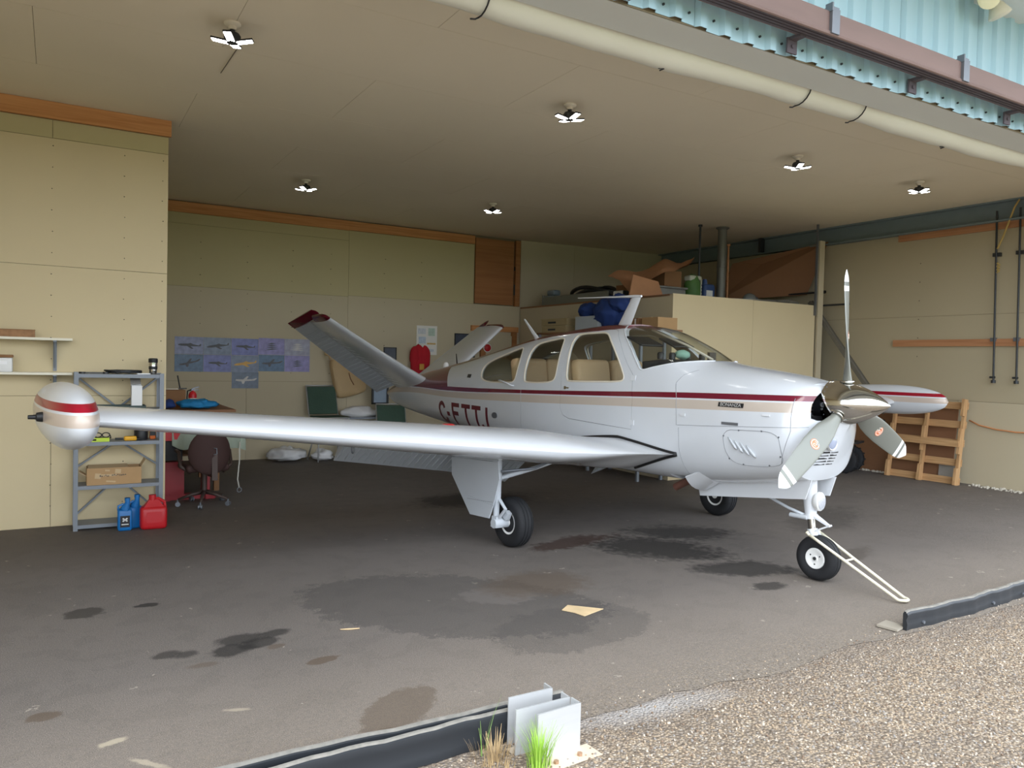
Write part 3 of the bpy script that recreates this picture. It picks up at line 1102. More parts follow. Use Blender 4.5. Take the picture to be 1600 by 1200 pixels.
for (x, z) in ((1.655, 1.07), (1.71, 1.05), (1.765, 1.035), (1.82, 1.02)):
    MB().tube([skin(x + .0 + .09 * t, z + .045 - .09 * t, -1, .002 + .012 * t) for t in (0, .3, .6, .85, 1)], [.003, .008, .011, .012, .004], 8).build('cooling_louver', PAINT_DULL, fuselage, 180)
b_ = MB()
for (x, z) in ((1.61, 1.12), (1.66, .94), (1.78, .905), (2.0, .92), (2.10, 1.0), (2.09, 1.15), (1.95, 1.185), (1.75, 1.175)):
    p = skin(x, z, -1)
    b_.cyl(p + Vector((0, .002, 0)), p + Vector((0, -.003, 0)), .007, n=8)
so = b_.build('panel_screws', STEEL, fuselage)
so['kind'] = 'stuff'

# lettering on the side
def surf_strip(rows, name, m_, off=.002, side=-1, parent=None):
    """rows: list of equal-length lists of (x,z)"""
    mb = MB()
    n = len(rows[0])
    vs = [skin(x, z, side, off) for r in rows for x, z in r]
    fs = [(i * n + k, i * n + k + 1, (i + 1) * n + k + 1, (i + 1) * n + k) for i in range(len(rows) - 1) for k in range(n - 1)]
    mb.add(vs, fs)
    return mb
def stroke(a, b_, w):
    a, b_ = Vector(a), Vector(b_)
    d = (b_ - a).normalized()
    nr = Vector((-d.y, d.x)) * w / 2
    k = max(2, int((b_ - a).length / .03))
    return [[tuple(a.lerp(b_, i / k) + nr * s) for s in (-1, -.33, .33, 1)] for i in range(k + 1)]
def arc(cx, cz, rx, rz, a0, a1, w, k=14):
    rows = []
    for i in range(k + 1):
        a = radians(a0 + (a1 - a0) * i / k)
        rows.append([(cx + (rx + s * w / 2) * cos(a), cz + (rz + s * w / 2) * sin(a)) for s in (-1, -.33, .33, 1)])
    return rows
LETT = mat('maroon_lettering', rgb(100, 26, 40), .4, var=.05)
zb, zt_, sw = .845, 1.142, .052
letters = {
    'letter_c': [arc(-3.06, zt_ - .12, .085, .095, 20, 180, sw), stroke((-3.145, zt_ - .12), (-3.145, zb + .12), sw), arc(-3.06, zb + .12, .085, .095, 180, 340, sw)],
    'letter_hyphen': [stroke((-2.93, .985), (-2.845, .985), .055)],
    'letter_f': [stroke((-2.735, zb), (-2.735, zt_ - .005), sw), stroke((-2.76, zt_ - .03), (-2.54, zt_ - .03), sw), stroke((-2.735, 1.005), (-2.58, 1.005), sw)],
    'letter_t': [stroke((-2.48, zt_ - .03), (-2.245, zt_ - .03), sw), stroke((-2.3625, zb), (-2.3625, zt_ - .03), sw)],
    'letter_t.001': [stroke((-2.205, zt_ - .03), (-1.975, zt_ - .03), sw), stroke((-2.09, zb), (-2.09, zt_ - .03), sw)],
    'letter_j': [stroke((-1.835, zt_ - .01), (-1.835, zb + .085), sw), arc(-1.905, zb + .085, .07, .06, 0, -170, sw)],
}
for nm, parts in letters.items():
    mb = MB()
    for rows in parts:
        s_ = surf_strip(rows, nm, LETT)
        mb.add(s_.v, s_.f)
    mb.build(nm.split('.')[0], LETT, fuselage)

def text_mesh(txt, size, depth=.001):
    cu = bpy.data.curves.new('txt', 'FONT')
    cu.body = txt
    cu.size = size
    cu.extrude = depth
    cu.align_x = 'CENTER'
    cu.align_y = 'CENTER'
    o = bpy.data.objects.new('tmp', cu)
    COL.objects.link(o)
    dg = bpy.context.evaluated_depsgraph_get()
    me = bpy.data.meshes.new_from_object(o.evaluated_get(dg))
    bpy.data.objects.remove(o)
    me.materials.clear()
    return me
def side_decal(me, name, m_, x, z, parent, out=.006):
    """place flat lettering on the starboard side, reading towards the nose"""
    me.materials.append(m_)
    p = skin(x, z, -1, out)
    # tangent along x and z
    tx = (skin(x + .05, z, -1) - skin(x - .05, z, -1)).normalized()
    tz = (skin(x, z + .03, -1) - skin(x, z - .03, -1)).normalized()
    nn = tx.cross(tz).normalized()
    tz = nn.cross(tx)
    M4 = Matrix((tx, tz, nn)).transposed().to_4x4()
    M4.translation = p
    me.transform(M4)
    return link(name, me, parent)
SILVER = mat('silver_lettering', rgb(205, 205, 205), .3, metal=.4)
def plate(w, h, t, name, m_, x, z, out):
    mb = MB().box((0, 0, 0), (w, h, t))
    return side_decal(mb.mesh(name, []), name, m_, x, z, fuselage, out)
bdg = plate(.235, .036, .004, 'name_badge', BLACK, 1.655, 1.372, .003)
side_decal(text_mesh('BONANZA', .040), 'badge_lettering', SILVER, 1.655, 1.372, fuselage, .007)
plate(.155, .022, .004, 'data_plate', STEEL, 1.665, 1.222, .003)
plate(.03, .03, .006, 'latch', CHROME, -.34, 1.428, .003)
plate(.07, .014, .01, 'door_handle', CHROME, -.31, 1.428, .006)
plate(.09, .045, .006, 'cabin_vent', DARKSTEEL, -2.37, 1.488, .004)
plate(.05, .022, .008, 'cowl_latch', PAINT, 1.19, 1.262, .004)
plate(.06, .016, .008, 'cowl_latch', PAINT, 1.98, 1.312, .004)
plate(.05, .05, .006, 'door_hinge', PAINT, .585, 1.555, .003)
plate(.05, .045, .006, 'door_hinge', PAINT, .612, 1.15, .003)
p = skin(-1.64, 1.055)
MB().lathe([(0, .012), (.025, .012), (.035, .004), (.035, -.01)], p, 'Y', 16, sy=1.5).build('static_port', STEEL, fuselage, 40)
plane_handle = MB().tube([skin(-1.55, 1.462, -1, .0), skin(-1.545, 1.462, -1, .035), skin(-1.45, 1.455, -1, .05), skin(-1.33, 1.435, -1, .05), skin(-1.27, 1.415, -1, .035), skin(-1.26, 1.412, -1, 0)], .010, 8)
plane_handle.build('grab_handle', PAINT, fuselage, 180)

# -------- engine seen through the cowl opening, bulkhead
b_ = MB()
vs, fs = loft_shell(.035, [2.0, 2.03], 40)
b_.add(vs, fs)
b_.build('engine_baffle', BLACK, plane)
for side in (-1, 1):
    e = MB()
    e.cyl((2.08, side * .29, 1.385), (2.17, side * .29, 1.385), .062, n=20)
    e.cyl((2.17, side * .29, 1.385), (2.205, side * .29, 1.385), .055, .05, n=20, mi=1)
    e.cyl((2.205, side * .29, 1.385), (2.215, side * .29, 1.385), .022, n=12)
    e.build('alternator' if side < 0 else 'air_intake', [STEEL, STEEL], plane, 40)
    g = MB()
    for k in range(7):
        g.box((2.09, side * .20, 1.33 + .028 * k), (.12, .15, .010))
    g.build('cylinder_fins', DARKSTEEL, plane)
MB().cyl((2.04, 0, 1.415), (2.26, 0, 1.415), .11, n=20).build('crankcase_nose', DARKSTEEL, plane, 40)
b_ = MB()
b_.tube([(2.10, -.36, 1.31), (2.16, -.31, 1.33), (2.20, -.22, 1.31)], .018, 8)
b_.build('hose', BLACK, plane, 180)
MB().tube([(2.08, -.34, 1.47), (2.14, -.27, 1.47), (2.18, -.17, 1.49)], .012, 8).build('hose', BLACK, plane, 180)

# spinner, propeller
AX = Vector((2.36, 0, 1.415))
prof = []
for k in range(25):
    t = k / 24
    prof.append((.178 * (1 - t ** 1.9) ** .9 if t < 1 else 0, 2.245 + .455 * t))
sp_ = MB()
sp_.lathe([(.15, 2.235), (.178, 2.237)] + prof, (0, 0, 1.418), 'X', 48)
spinner = sp_.build('spinner', CHROME, plane, 35)
tag(spinner, 'polished pointed metal spinner')
r_ = MB()
for k in range(24):
    a = 2 * pi * k / 24
    r_.cyl((2.258, .176 * cos(a), 1.418 + .176 * sin(a)), (2.258, .181 * cos(a), 1.418 + .181 * sin(a)), .004, n=6)
so = r_.build('spinner_screws', STEEL, spinner)
so['kind'] = 'stuff'
BLADE = mat('blade_grey', rgb(122, 124, 117), .38, var=.04, metal=.25)
BLW = mat('blade_white', rgb(236, 238, 238), .35, var=.02)
ORANGE = mat('orange_decal', rgb(216, 122, 84), .5, var=.04)
DECALW = mat('decal_cream', rgb(226, 214, 200), .5)
RB = 1.03
def blade_sections():
    S = []
    data = [(.10, .075, .075, 62), (.16, .078, .075, 56), (.20, .09, .06, 50), (.27, .118, .040, 42), (.34, .138, .030, 37), (.44, .156, .023, 32), (.55, .162, .019, 27),
            (.70, .156, .015, 22), (.82, .146, .012, 19), (.865, .140, .011, 18), (.866, .140, .011, 18), (.905, .132, .010, 17), (.906, .132, .010, 17), (.935, .122, .010, 17), (.936, .122, .010, 17),
            (.97, .100, .009, 16), (.995, .066, .008, 16), (1.018, .03, .006, 16), (1.03, .006, .004, 16)]
    return data
def make_blade(phi):
    data = blade_sections()
    mb = MB()
    n = 20
    vs = []
    for r, c, t, tw in data:
        a = radians(tw)
        cd = Vector((sin(a), -cos(a), 0))     # leading edge: forward and to starboard
        nd = Vector((cos(a), sin(a), 0))
        for k in range(n):
            th = 2 * pi * k / n
            u = cos(th)
            v = sin(th)
            rnd = 1 if t > .05 else 0
            vs.append(cd * (c * (1.12 if r > .3 else 1) / 2 * u) + nd * (t / 2 * v * (1 if v < 0 else (1.0 if rnd else 1.0))) + Vector((0, 0, r)))
    fs, mi = [], []
    for i in range(len(data) - 1):
        rm = (data[i][0] + data[i + 1][0]) / 2
        m_i = 1 if (rm > .9355 or .8655 < rm < .9055) else 0
        for k in range(n):
            a, b_ = i * n + k, i * n + (k + 1) % n
            fs.append((a, b_, b_ + n, a + n))
            mi.append(m_i)
    fs.append(tuple(range((len(data) - 1) * n, len(data) * n)))
    mi.append(1)
    fs.append(tuple(reversed(range(n))))
    mi.append(0)
    R = Matrix.Rotation(phi, 3, 'X')
    vs = [R @ v + AX for v in vs]
    mb.v, mb.f, mb.m = vs, fs, mi
    bl = mb.build('propeller_blade', [BLADE, BLW], plane, 40)
    # round maker's decal on the front face
    tw = radians(27)
    cd, nd = Vector((sin(tw), -cos(tw), 0)), Vector((cos(tw), sin(tw), 0))
    if nd.x < 0:
        nd = -nd
    d = MB()
    def P(u, v, o):
        return R @ (cd * u + Vector((0, 0, .52 + v)) + nd * (.0105 + o)) + AX
    for (ra, rb_, mi_, o) in ((.0, .042, 0, .0), (.030, .036, 1, .0008)):
        m = 24
        va = [P(rb_ * cos(2 * pi * k / m), rb_ * sin(2 * pi * k / m), o) for k in range(m)]
        if ra == 0:
            d.add(va, [tuple(range(m))], mi_)
        else:
            vb = [P(ra * cos(2 * pi * k / m), ra * sin(2 * pi * k / m), o) for k in range(m)]
            d.add(va + vb, [(k, (k + 1) % m, m + (k + 1) % m, m + k) for k in range(m)], mi_)
    # an S-like swirl
    pts = [(.012 * cos(radians(a)), .009 + .009 * sin(radians(a))) for a in range(0, 271, 30)] + [(.012 * cos(radians(a)), -.009 + .009 * sin(radians(a))) for a in range(60, -181, -30)]
    d.tube([P(u, v, .001) for u, v in pts], .0028, 5, 1)
    d.build('round_decal', [ORANGE, DECALW], bl)
    # boot ring where the blade meets the spinner
    g = MB()
    g.v = []
    ring = [R @ Vector((.047 * cos(2 * pi * k / 20), .047 * sin(2 * pi * k / 20), .175)) + AX for k in range(20)]
    g.tube(ring, .008, 6, closed=True)
    g.build('blade_collar', CHROME, bl, 180)
    return bl
PH0 = radians(4.4)
for k in range(3):
    make_blade(PH0 + k * 2 * pi / 3)

# chin: landing light, grille
def front_x(y, z):
    """x of the nose surface at y, z (scan forward)"""
    x = 2.38
    while x > 1.9:
        if z > sec(x)[2] and z < sec(x)[1] and yside(x, z) > abs(y):
            return x
        x -= .004
    return 1.9
MB().lathe([(.0, .012), (.04, .012), (.055, .004), (.06, -.01)], (front_x(-.10, 1.12) + .004, -.10, 1.12), 'X', 20).build('nose_light', mat('lamp_glass', rgb(150, 158, 178), .15, var=.1), plane, 40)
MB().lathe([(.055, .0), (.066, .006), (.07, -.008)], (front_x(-.10, 1.12) + .004, -.10, 1.12), 'X', 20).build('nose_light_bezel', PAINT, plane, 40)
for k in range(5):
    for (y0, y1) in ((-.20, -.08), (-.065, .02)):
        z = 1.035 - .024 * k
        pts = [(front_x(y0 + (y1 - y0) * t, z) + .001, y0 + (y1 - y0) * t, z) for t in (0, .33, .66, 1)]
        mb = MB()
        vs = [p for q in pts for p in ((q[0], q[1], q[2] - .006), (q[0], q[1], q[2] + .006), (q[0] + .002, q[1], q[2] - .006), (q[0] + .002, q[1], q[2] + .006))]
        fs = []
        for i in range(3):
            a = i * 4
            fs += [(a, a + 4, a + 6, a + 2), (a + 1, a + 3, a + 7, a + 5), (a + 2, a + 6, a + 7, a + 3), (a, a + 1, a + 5, a + 4)]
        mb.add(vs, fs)
        mb.build('grille_slot', DARK, plane)

# -------- wings
def yt(s):
    return 5 * (.2969 * sqrt(s) - .126 * s - .3516 * s * s + .2843 * s ** 3 - .1015 * s ** 4)
def camber(s):
    p, m_ = .3, .02
    return m_ / p ** 2 * (2 * p * s - s * s) if s < p else m_ / (1 - p) ** 2 * (1 - 2 * p + 2 * p * s - s * s)
WST = [  # |y|, LE x, LE z, TE x, t/c, twist deg
(.40, 1.17, .935, -1.40, .113, 5.0), (.60, 1.10, .935, -1.38, .117, 5.0), (.72, .98, .932, -1.365, .120, 4.9), (.86, .86, .928, -1.35, .122, 4.6),
    (1.05, .75, .926, -1.325, .140, 4.2), (1.4, .66, .945, -1.28, .155, 3.4), (2.7, .50, 1.066, -1.11, .145, 2.6), (4.0, .335, 1.188, -.944, .132, 1.6), (4.86, .225, 1.268, -.835, .125, 1.0)]
SHARP = [(.40, 1), (.60, 1), (.72, .95), (.86, .7), (1.05, .4), (1.4, 0), (9, 0)]
def sharp(y):
    y = abs(y)
    for (a, u), (b_, v) in zip(SHARP, SHARP[1:]):
        if y <= b_:
            return u + (v - u) * max(0, (y - a) / (b_ - a))
    return 0
def wst(y):
    y = abs(y)
    for a, b_ in zip(WST, WST[1:]):
        if y <= b_[0]:
            t = max(0, (y - a[0]) / (b_[0] - a[0]))
            return [u + (v - u) * t for u, v in zip(a, b_)]
    return list(WST[-1])
def wpt(y, s, up, off=0):
    _, lx, lz, tx, tc_, tw = wst(y)
    c = lx - tx
    a = radians(tw)
    k_ = sharp(y)
    th = yt(s) * tc_ * (1 - k_ + k_ * min(1, s / .27) ** .78)
    n = (camber(s) * (1 - k_) + (th if up else -th)) * c + (off if up else -off)
    lz -= .022
    return Vector((lx - s * c * cos(a) - n * sin(a), y, lz - s * c * sin(a) + n * cos(a)))
def foil_loop(y, s0, s1, n=18, closed_nose=False):
    """points from the lower rear round the nose to the upper rear, between chord fractions"""
    if s0 == 0:
        ss = [s1 * (1 - cos(pi * k / n)) / 2 for k in range(n + 1)]
    else:
        ss = [s0 + (s1 - s0) * k / n for k in range(n + 1)]
    low = [wpt(y, s, False) for s in reversed(ss)]
    upp = [wpt(y, s, True) for s in (ss[1:] if s0 == 0 else ss)]
    if s0 > 0:  # rounded nose
        a, b_ = low[-1], upp[0]
        mid = (a + b_) / 2
        r = (a - b_).length / 2
        fwd = Vector((1, 0, 0))
        nose = [mid + (a - mid) * cos(radians(t)) + fwd * r * sin(radians(t)) for t in (30, 60, 90, 120, 150)]
        return low + nose + upp
    return low + upp
def loft_loops(loops, mb=None, mi=0):
    mb = mb or MB()
    n = len(loops[0])
    vs = [p for l in loops for p in l]
    fs = [(i * n + k, i * n + (k + 1) % n, (i + 1) * n + (k + 1) % n, (i + 1) * n + k) for i in range(len(loops) - 1) for k in range(n)]
    fs += [tuple(reversed(range(n))), tuple(range((len(loops) - 1) * n, len(loops) * n))]
    return mb.add(vs, fs, mi)
def rot_about(p, o, ang, ax='Y'):
    return Matrix.Rotation(ang, 3, ax) @ (p - o) + o
TPAINT = None
def tank_paint():
    ma = bpy.data.materials.new('tip_tank_paint')
    ma.use_nodes = True
    n = NT(ma)
    nt = ma.node_tree
    b = nt.nodes['Principled BSDF']
    b.inputs['Roughness'].default_value = .3
    b.inputs['Coat Weight'].default_value = .3
    tc = nt.nodes.new('ShaderNodeTexCoord')
    sp = nt.nodes.new('ShaderNodeSeparateXYZ')
    nt.links.new(tc.outputs['Object'], sp.inputs[0])
    z = sp.outputs['Z']
    band = lambda a, b_: n.val('MULTIPLY', n.val('GREATER_THAN', z, a), n.val('LESS_THAN', z, b_))
    col = n.mix(band(1.343, 1.388), rgb(210, 213, 217), rgb(150, 12, 38))
    col = n.mix(band(1.258, 1.328), col, rgb(196, 180, 166))
    nt.links.new(col, b.inputs['Base Color'])
    return ma
TPAINT = tank_paint()
BEADM = mat('corrugated_skin_grey', rgb(176, 181, 186), .4, var=.03)
for sg in (-1, 1):
    side = 'right' if sg < 0 else 'left'
    ys_ = [.40, .60, .66, .72, .79, .86, .95, 1.05, 1.2, 1.4, 1.8, 2.2, 2.7, 3.3, 4.0, 4.5, 4.86]
    w_ = loft_loops([foil_loop(sg * y, 0, .77) for y in ys_])
    wing = w_.build('wing', PAINT, plane, 38)
    # flap, drooped
    def surf(y0, y1, ang, nm, dn=0, k=9):
        loops = []
        for y in frange(y0, y1, k):
            l = foil_loop(sg * y, .765, 1.0, 8)
            hp = (wpt(sg * y, .79, False) + wpt(sg * y, .79, True)) / 2
            loops.append([rot_about(p, hp, -ang) - Vector((0, 0, dn)) for p in l])
        o = loft_loops(loops).build(nm, BEADM, plane, 38)
        bd = MB()
        y = y0 + .04
        while y < y1 - .03:
            hp = (wpt(sg * y, .79, False) + wpt(sg * y, .79, True)) / 2
            for up in (False, True):
                pts = [rot_about(wpt(sg * y, s, up, .0015), hp, -ang) - Vector((0, 0, dn)) for s in (.83, .86, .92, .965, .985)]
                bd.tube(pts, [.001, .009, .009, .008, .001], 6)
            y += .07
        bo = bd.build('stiffening_beads', BEADM, o, 180)
        bo['kind'] = 'stuff'
        return o
    surf(.64, 2.74, radians(38), 'flap', .04)
    surf(2.77, 4.78, radians(1.5), 'aileron')
    # tip tank
    tk = MB()
    yc, zc = sg * 5.0, 1.283
    pr = []
    for k in range(17):
        t = k / 16
        pr.append(((1 - (1 - t) ** 2.3) ** .5 if t > 0 else 0, .87 - .75 * t))
    for k in range(1, 15):
        t = k / 14
        pr.append(((1 - t ** 2.2) ** .75 if t < 1 else 0, .12 - 1.35 * t))
    n = 36
    vs, fs = [], []
    for r, x in pr:
        for k in range(n):
            a = 2 * pi * k / n
            vs.append((x, yc + .148 * r * cos(a), zc + .2 * r * sin(a)))
    for i in range(len(pr) - 1):
        for k in range(n):
            a, b_ = i * n + k, i * n + (k + 1) % n
            fs.append((a, b_, b_ + n, a + n))
    tk.add(vs, fs)
    tank = tk.build('tip_tank', TPAINT, plane, 180)
    tag(tank, 'white teardrop tip tank with red and tan bands')
    nl = MB()
    nl.lathe([(.0, .045), (.018, .04), (.026, .02), (.028, 0)], (.30, yc + sg * .146, 1.285), 'Y', 14)
    if sg < 0:
        nl = MB()
        nl.lathe([(0, -.085), (.012, -.083), (.014, -.045), (.026, -.04), (.030, -.015), (.030, .02)], (.32, yc - .134, 1.288), 'Y', 16)
    nl.build('navigation_light', [BLACK], tank, 40)
    # black seal along the root
    seal_x = frange(-.9, 1.12, 30)
    up_, lo_ = [], []
    for x in seal_x:
        y = sg * .62
        _, lx, lz, tx, *_r = wst(.62)
        s = min(1, max(.0005, (lx - x) / (lx - tx)))
        for lst, u in ((up_, True), (lo_, False)):
            p = wpt(y, s, u, .004)
            yy = yside(p.x, p.z) + .004
            q = wpt(sg * yy, s, u, .006)
            lst.append(q)
    MB().tube(up_ + list(reversed(lo_))[:int(30 * .36)], .015, 8).build('wing_root_seal', BLACK, plane, 180)
    # filler cap, tie-down ring, inspection covers
    p = wpt(sg * 2.2, .27, True, .001)
    MB().lathe([(0, .006), (.04, .006), (.052, .001), (.06, -.004)], p, 'Z', 20).build('fuel_filler', [RED], wing, 40)
    p = wpt(sg * 3.0, .33, False, 0)
    ring = [(p.x + .022 * cos(2 * pi * k / 14), p.y, p.z - .022 + .03 * sin(2 * pi * k / 14)) for k in range(14)]
    MB().tube(ring, .006, 6, closed=True).build('tie_down_ring', STEEL, wing, 180)
    # main gear
    gy = 1.44
    wc = Vector((.02, sg * gy, .225))
    wh = MB()
    R_, hw = .225, .085
    prof = [(.10, -.06), (.135, -hw * .95), (.17, -hw), (.20, -hw * .93), (.217, -hw * .7), (.2225, -hw * .5)]
    for g in (-.034, 0, .034):
        prof += [(.2235, g - .012), (.225, g - .007), (.2185, g - .004), (.2185, g + .004), (.225, g + .007), (.2235, g + .012)]
    prof += [(.2225, hw * .5), (.217, hw * .7), (.20, hw * .93), (.17, hw), (.135, hw * .95), (.10, .06)]
    wh.lathe(prof, wc, 'Y', 40)
    wheel = wh.build('main_wheel', RUBBER, plane, 40)
    rim = MB()
    rim.lathe([(.0, -.07), (.03, -.07), (.035, -.045), (.075, -.045), (.09, -.06), (.112, -.066), (.118, -.05), (.118, .05), (.112, .066), (.09, .06), (.075, .045), (.035, .045), (.03, .07), (0, .07)], wc, 'Y', 28)
    rim.build('wheel_rim', WHITEP, wheel, 35)
    lg = MB()
    oy = sg * (gy + .165)
    lg.cyl((-.02, oy, .95), (-.02, oy, .42), .045, .04, n=16)
    lg.cyl((-.02, oy, .42), (-.02, oy, .27), .028, n=14)
    lg.cyl((.0, oy + sg * .045, .225), (.0, sg * (gy + .03), .225), .042, .05, n=16)
    lg.box((-.01, oy, .24), (.085, .075, .10), taper=.8)
    lg.cyl((-.06, oy, .20), (-.06, sg * (gy + .09), .20), .035, n=12)
    lg.box((.06, sg * (gy + .10), .30), (.05, .05, .07), (0, .5, 0))
    lg.tube([(.03, oy, .44), (.12, oy, .37), (.03, oy, .28)], .016, 6)
    lg.tube([(-.02, oy, .62), (.02, sg * 1.2, .70), (.03, sg * .95, .76)], .02, 8)
    leg = lg.build('main_gear_leg', PAINT_DULL, plane, 40)
    br = MB().tube([(.06, oy + sg * .01, .70), (.13, sg * 1.3, .715), (.16, sg * 1.05, .80)], .012, 8)
    br.build('retraction_rod', STEEL, leg, 180)
    dp = [(-.70, .745), (.07, .785), (.10, .64), (.015, .40), (-.05, .265), (-.36, .25), (-.69, .58)]
    dy = sg * (gy + .215)
    gd = MB().prism([(x, dy - sg * .0, z) for x, z in dp], (0, sg * .010, 0))
    g_ = gd.build('main_gear_door', PAINT_DULL, plane)
    sm = MB()
    sm.box((-.20, dy + sg * .012, .405), (.42, .003, .004), (0, radians(-4), 0))
    for k in range(14):
        sm.cyl((-.38 + .03 * k, dy + sg * .008, .418 - .002 * k), (-.38 + .03 * k, dy + sg * .0125, .418 - .002 * k), .003, n=5)
    so = sm.build('door_rivets', SEAM, g_)
    so['kind'] = 'stuff'
    ud = MB().prism([(-.66, sg * (gy + .22), .755), (.07, sg * (gy + .22), .80), (.09, sg * (gy + .16), .885), (-.50, sg * (gy + .14), .86)], (0, 0, -.008))
    ud.build('gear_door_hinge_plate', PAINT_DULL, plane)

# -------- V tail
VA = radians(33)
for sg in (-1, 1):
    sd = Vector((0, sg * cos(VA), sin(VA)))
    nd = Vector((0, -sg * sin(VA), cos(VA)))
    root = Vector((0, sg * .10, 1.335))
    L = 1.66
    def sxs(t):   # LE, hinge, TE at span fraction (t may pass 1)
        return -3.80 - .45 * t + .10 * (1 - min(1, t)) ** 6, -4.76 - .13 * t, -5.22 - .08 * t
    def pt(t, x, off):
        drop = -.075 * (1 - t) * ((x + 3.8) / -1.5)     # root chord sinks towards the tail
        return root + sd * (L * t) + Vector((x, 0, drop)) + nd * off
    def thick(s):
        return 5 * (.2969 * sqrt(s) - .126 * s - .3516 * s * s + .2843 * s ** 3 - .1036 * s ** 4)
    def chord_loop(t, xa, xb, tc_, n=12):
        le, hg, te = sxs(t)
        c = le - te
        ss = [((le - xa) + (xa - xb) * (1 - cos(pi * k / n)) / 2) / c for k in range(n + 1)]
        low = [pt(t, le - s * c, -thick(min(1, s)) * tc_ * c) for s in reversed(ss)]
        up = [pt(t, le - s * c, thick(min(1, s)) * tc_ * c) for s in ss]
        return low + up[(1 if abs(ss[0]) < 1e-6 else 0):]
    tt = [0, .1, .25, .5, .75, .955]
    st = loft_loops([chord_loop(t, sxs(t)[0], sxs(t)[1] + .012, .095) for t in tt])
    stab = st.build('stabilizer', PAINT, plane, 38)
    cap = loft_loops([chord_loop(t, sxs(t)[0] - e, -4.66, .095 * k_) for t, e, k_ in ((.9555, 0, 1), (.975, .004, .97), (.99, .03, .8), (1.005, .10, .5), (1.012, .18, .2))])
    cap.build('stabilizer_tip', MAROON, plane, 45)
    # ruddervator, drooping a little
    ang = radians(22)
    def hinge(t):
        return pt(t, sxs(t)[1], 0)
    hd = (hinge(1) - hinge(0)).normalized()
    def rv(p, t):
        h = hinge(0)
        R = Matrix.Rotation(ang * (1 if sg > 0 else -1), 3, hd)
        q = R @ (p - h) + h
        return q
    # sign check: the trailing edge must sink
    tst = pt(.5, sxs(.5)[2], 0)
    if rv(tst, .5).z > tst.z:
        ang = -ang
    def rloop(t, xa):
        le, hg, te = sxs(t)
        c = le - te
        n = 8
        ss = [((le - xa) + (xa - te) * k / n) / c for k in range(n + 1)]
        low = [rv(pt(t, le - s * c, -max(.0015, thick(min(1, s)) * .095 * c)), t) for s in reversed(ss)]
        up = [rv(pt(t, le - s * c, max(.0015, thick(min(1, s)) * .095 * c)), t) for s in ss]
        return low + up
    rd = loft_loops([rloop(t, sxs(t)[1]) for t in (.03, .25, .5, .75, .955)])
    rudder = rd.build('ruddervator', BEADM, plane, 38)
    bd = MB()
    t = .06
    while t < .9:
        le, hg, te = sxs(t)
        c = le - te
        for up in (-1, 1):
            pts = []
            for f in (.06, .14, .5, .85, .95):
                x = hg + (te - hg) * f
                s = (le - x) / c
                pts.append(rv(pt(t, x, up * (thick(s) * .095 * c + .001)), t))
            bd.tube(pts, [.001, .009, .009, .008, .001], 6)
        t += .042
    so = bd.build('stiffening_beads', BEADM, rudder, 180)
    so['kind'] = 'stuff'
    # dimples along the rear of the fixed surface
    bd = MB()
    t = .08
    while t < .86:
        le, hg, te = sxs(t)
        c = le - te
        for up in (-1,):
            pts = []
            for f in (.06, .14, .28, .34):
                x = hg + (le - hg) * f
                s = (le - x) / c
                pts.append(pt(t - .10 * f, x, up * (thick(s) * .095 * c + .0005)))
            bd.tube(pts, [.001, .006, .006, .001], 6)
        t += .05
    so = bd.build('stiffening_beads', BEADM, stab, 180)
    so['kind'] = 'stuff'
    horn = MB()
    def hloop(t, xa, k_):
        le, hg, te = sxs(t)
        xb = te
        c = xa - xb
        n = 10
        ss = [(1 - cos(pi * k / n)) / 2 for k in range(n + 1)]
        low = [rv(pt(t, xa - s * c, -max(.0015, thick(min(1, s)) * .10 * c * k_)), t) for s in reversed(ss)]
        up = [rv(pt(t, xa - s * c, max(.0015, thick(min(1, s)) * .10 * c * k_)), t) for s in ss]
        return low + up[1:]
    loft_loops([hloop(t, xa, k_) for t, xa, k_ in ((.96, -4.66, 1), (.985, -4.65, 1), (1.01, -4.66, .8), (1.035, -4.70, .4))], horn)
    ht = horn.build('ruddervator_tip', MAROON, plane, 45)
    MB().tube([pt(.3, sxs(.3)[1] - .1, -.03), pt(.3, sxs(.3)[1] + .08, -.05)], .005, 6).build('trim_rod', STEEL, rudder, 180)

# tail cone end, aerials
MB().lathe([(0, -5.26), (.03, -5.25), (.045, -5.215)], (0, 0, 1.145), 'X', 16).build('tail_light', STEEL, plane, 40)
ae = MB()
def blade_aerial(base, top, c0, c1, t, mb):
    b0, t0 = Vector(base), Vector(top)
    vs = []
    for o, c, th in ((b0, c0, t), (t0, c1, t * .7)):
        for k in range(10):
            a = 2 * pi * k / 10
            vs.append(o + Vector((c / 2 * cos(a), th / 2 * sin(a), 0)))
    fs = [(k, (k + 1) % 10, 10 + (k + 1) % 10, 10 + k) for k in range(10)] + [tuple(reversed(range(10))), tuple(range(10, 20))]
    mb.add(vs, fs)
blade_aerial((-.10, 0, 2.06), (.07, 0, 2.352), .19, .13, .03, ae)
ae.tube([(.14, 0, 2.362), (.05, 0, 2.366), (-.2, 0, 2.372), (-.82, 0, 2.392)], [.012, .016, .009, .005], 8)
ae.build('roof_aerial', PAINT, plane, 40)
ae = MB()
blade_aerial((-1.49, 0, 1.92), (-1.785, 0, 2.19), .10, .035, .022, ae)
ae.build('whip_aerial', PAINT, plane, 40)
ae = MB()
blade_aerial((-3.27, 0, 1.61), (-3.30, 0, 1.765), .035, .015, .012, ae)
ae.build('stub_aerial', BLACK, plane, 40)
MB().lathe([(.04, 0), (.04, .03), (.035, .06), (.02, .08), (0, .085)], (-3.56, 0, 1.56), 'Z', 16).build('beacon', WHITEP, plane, 40)

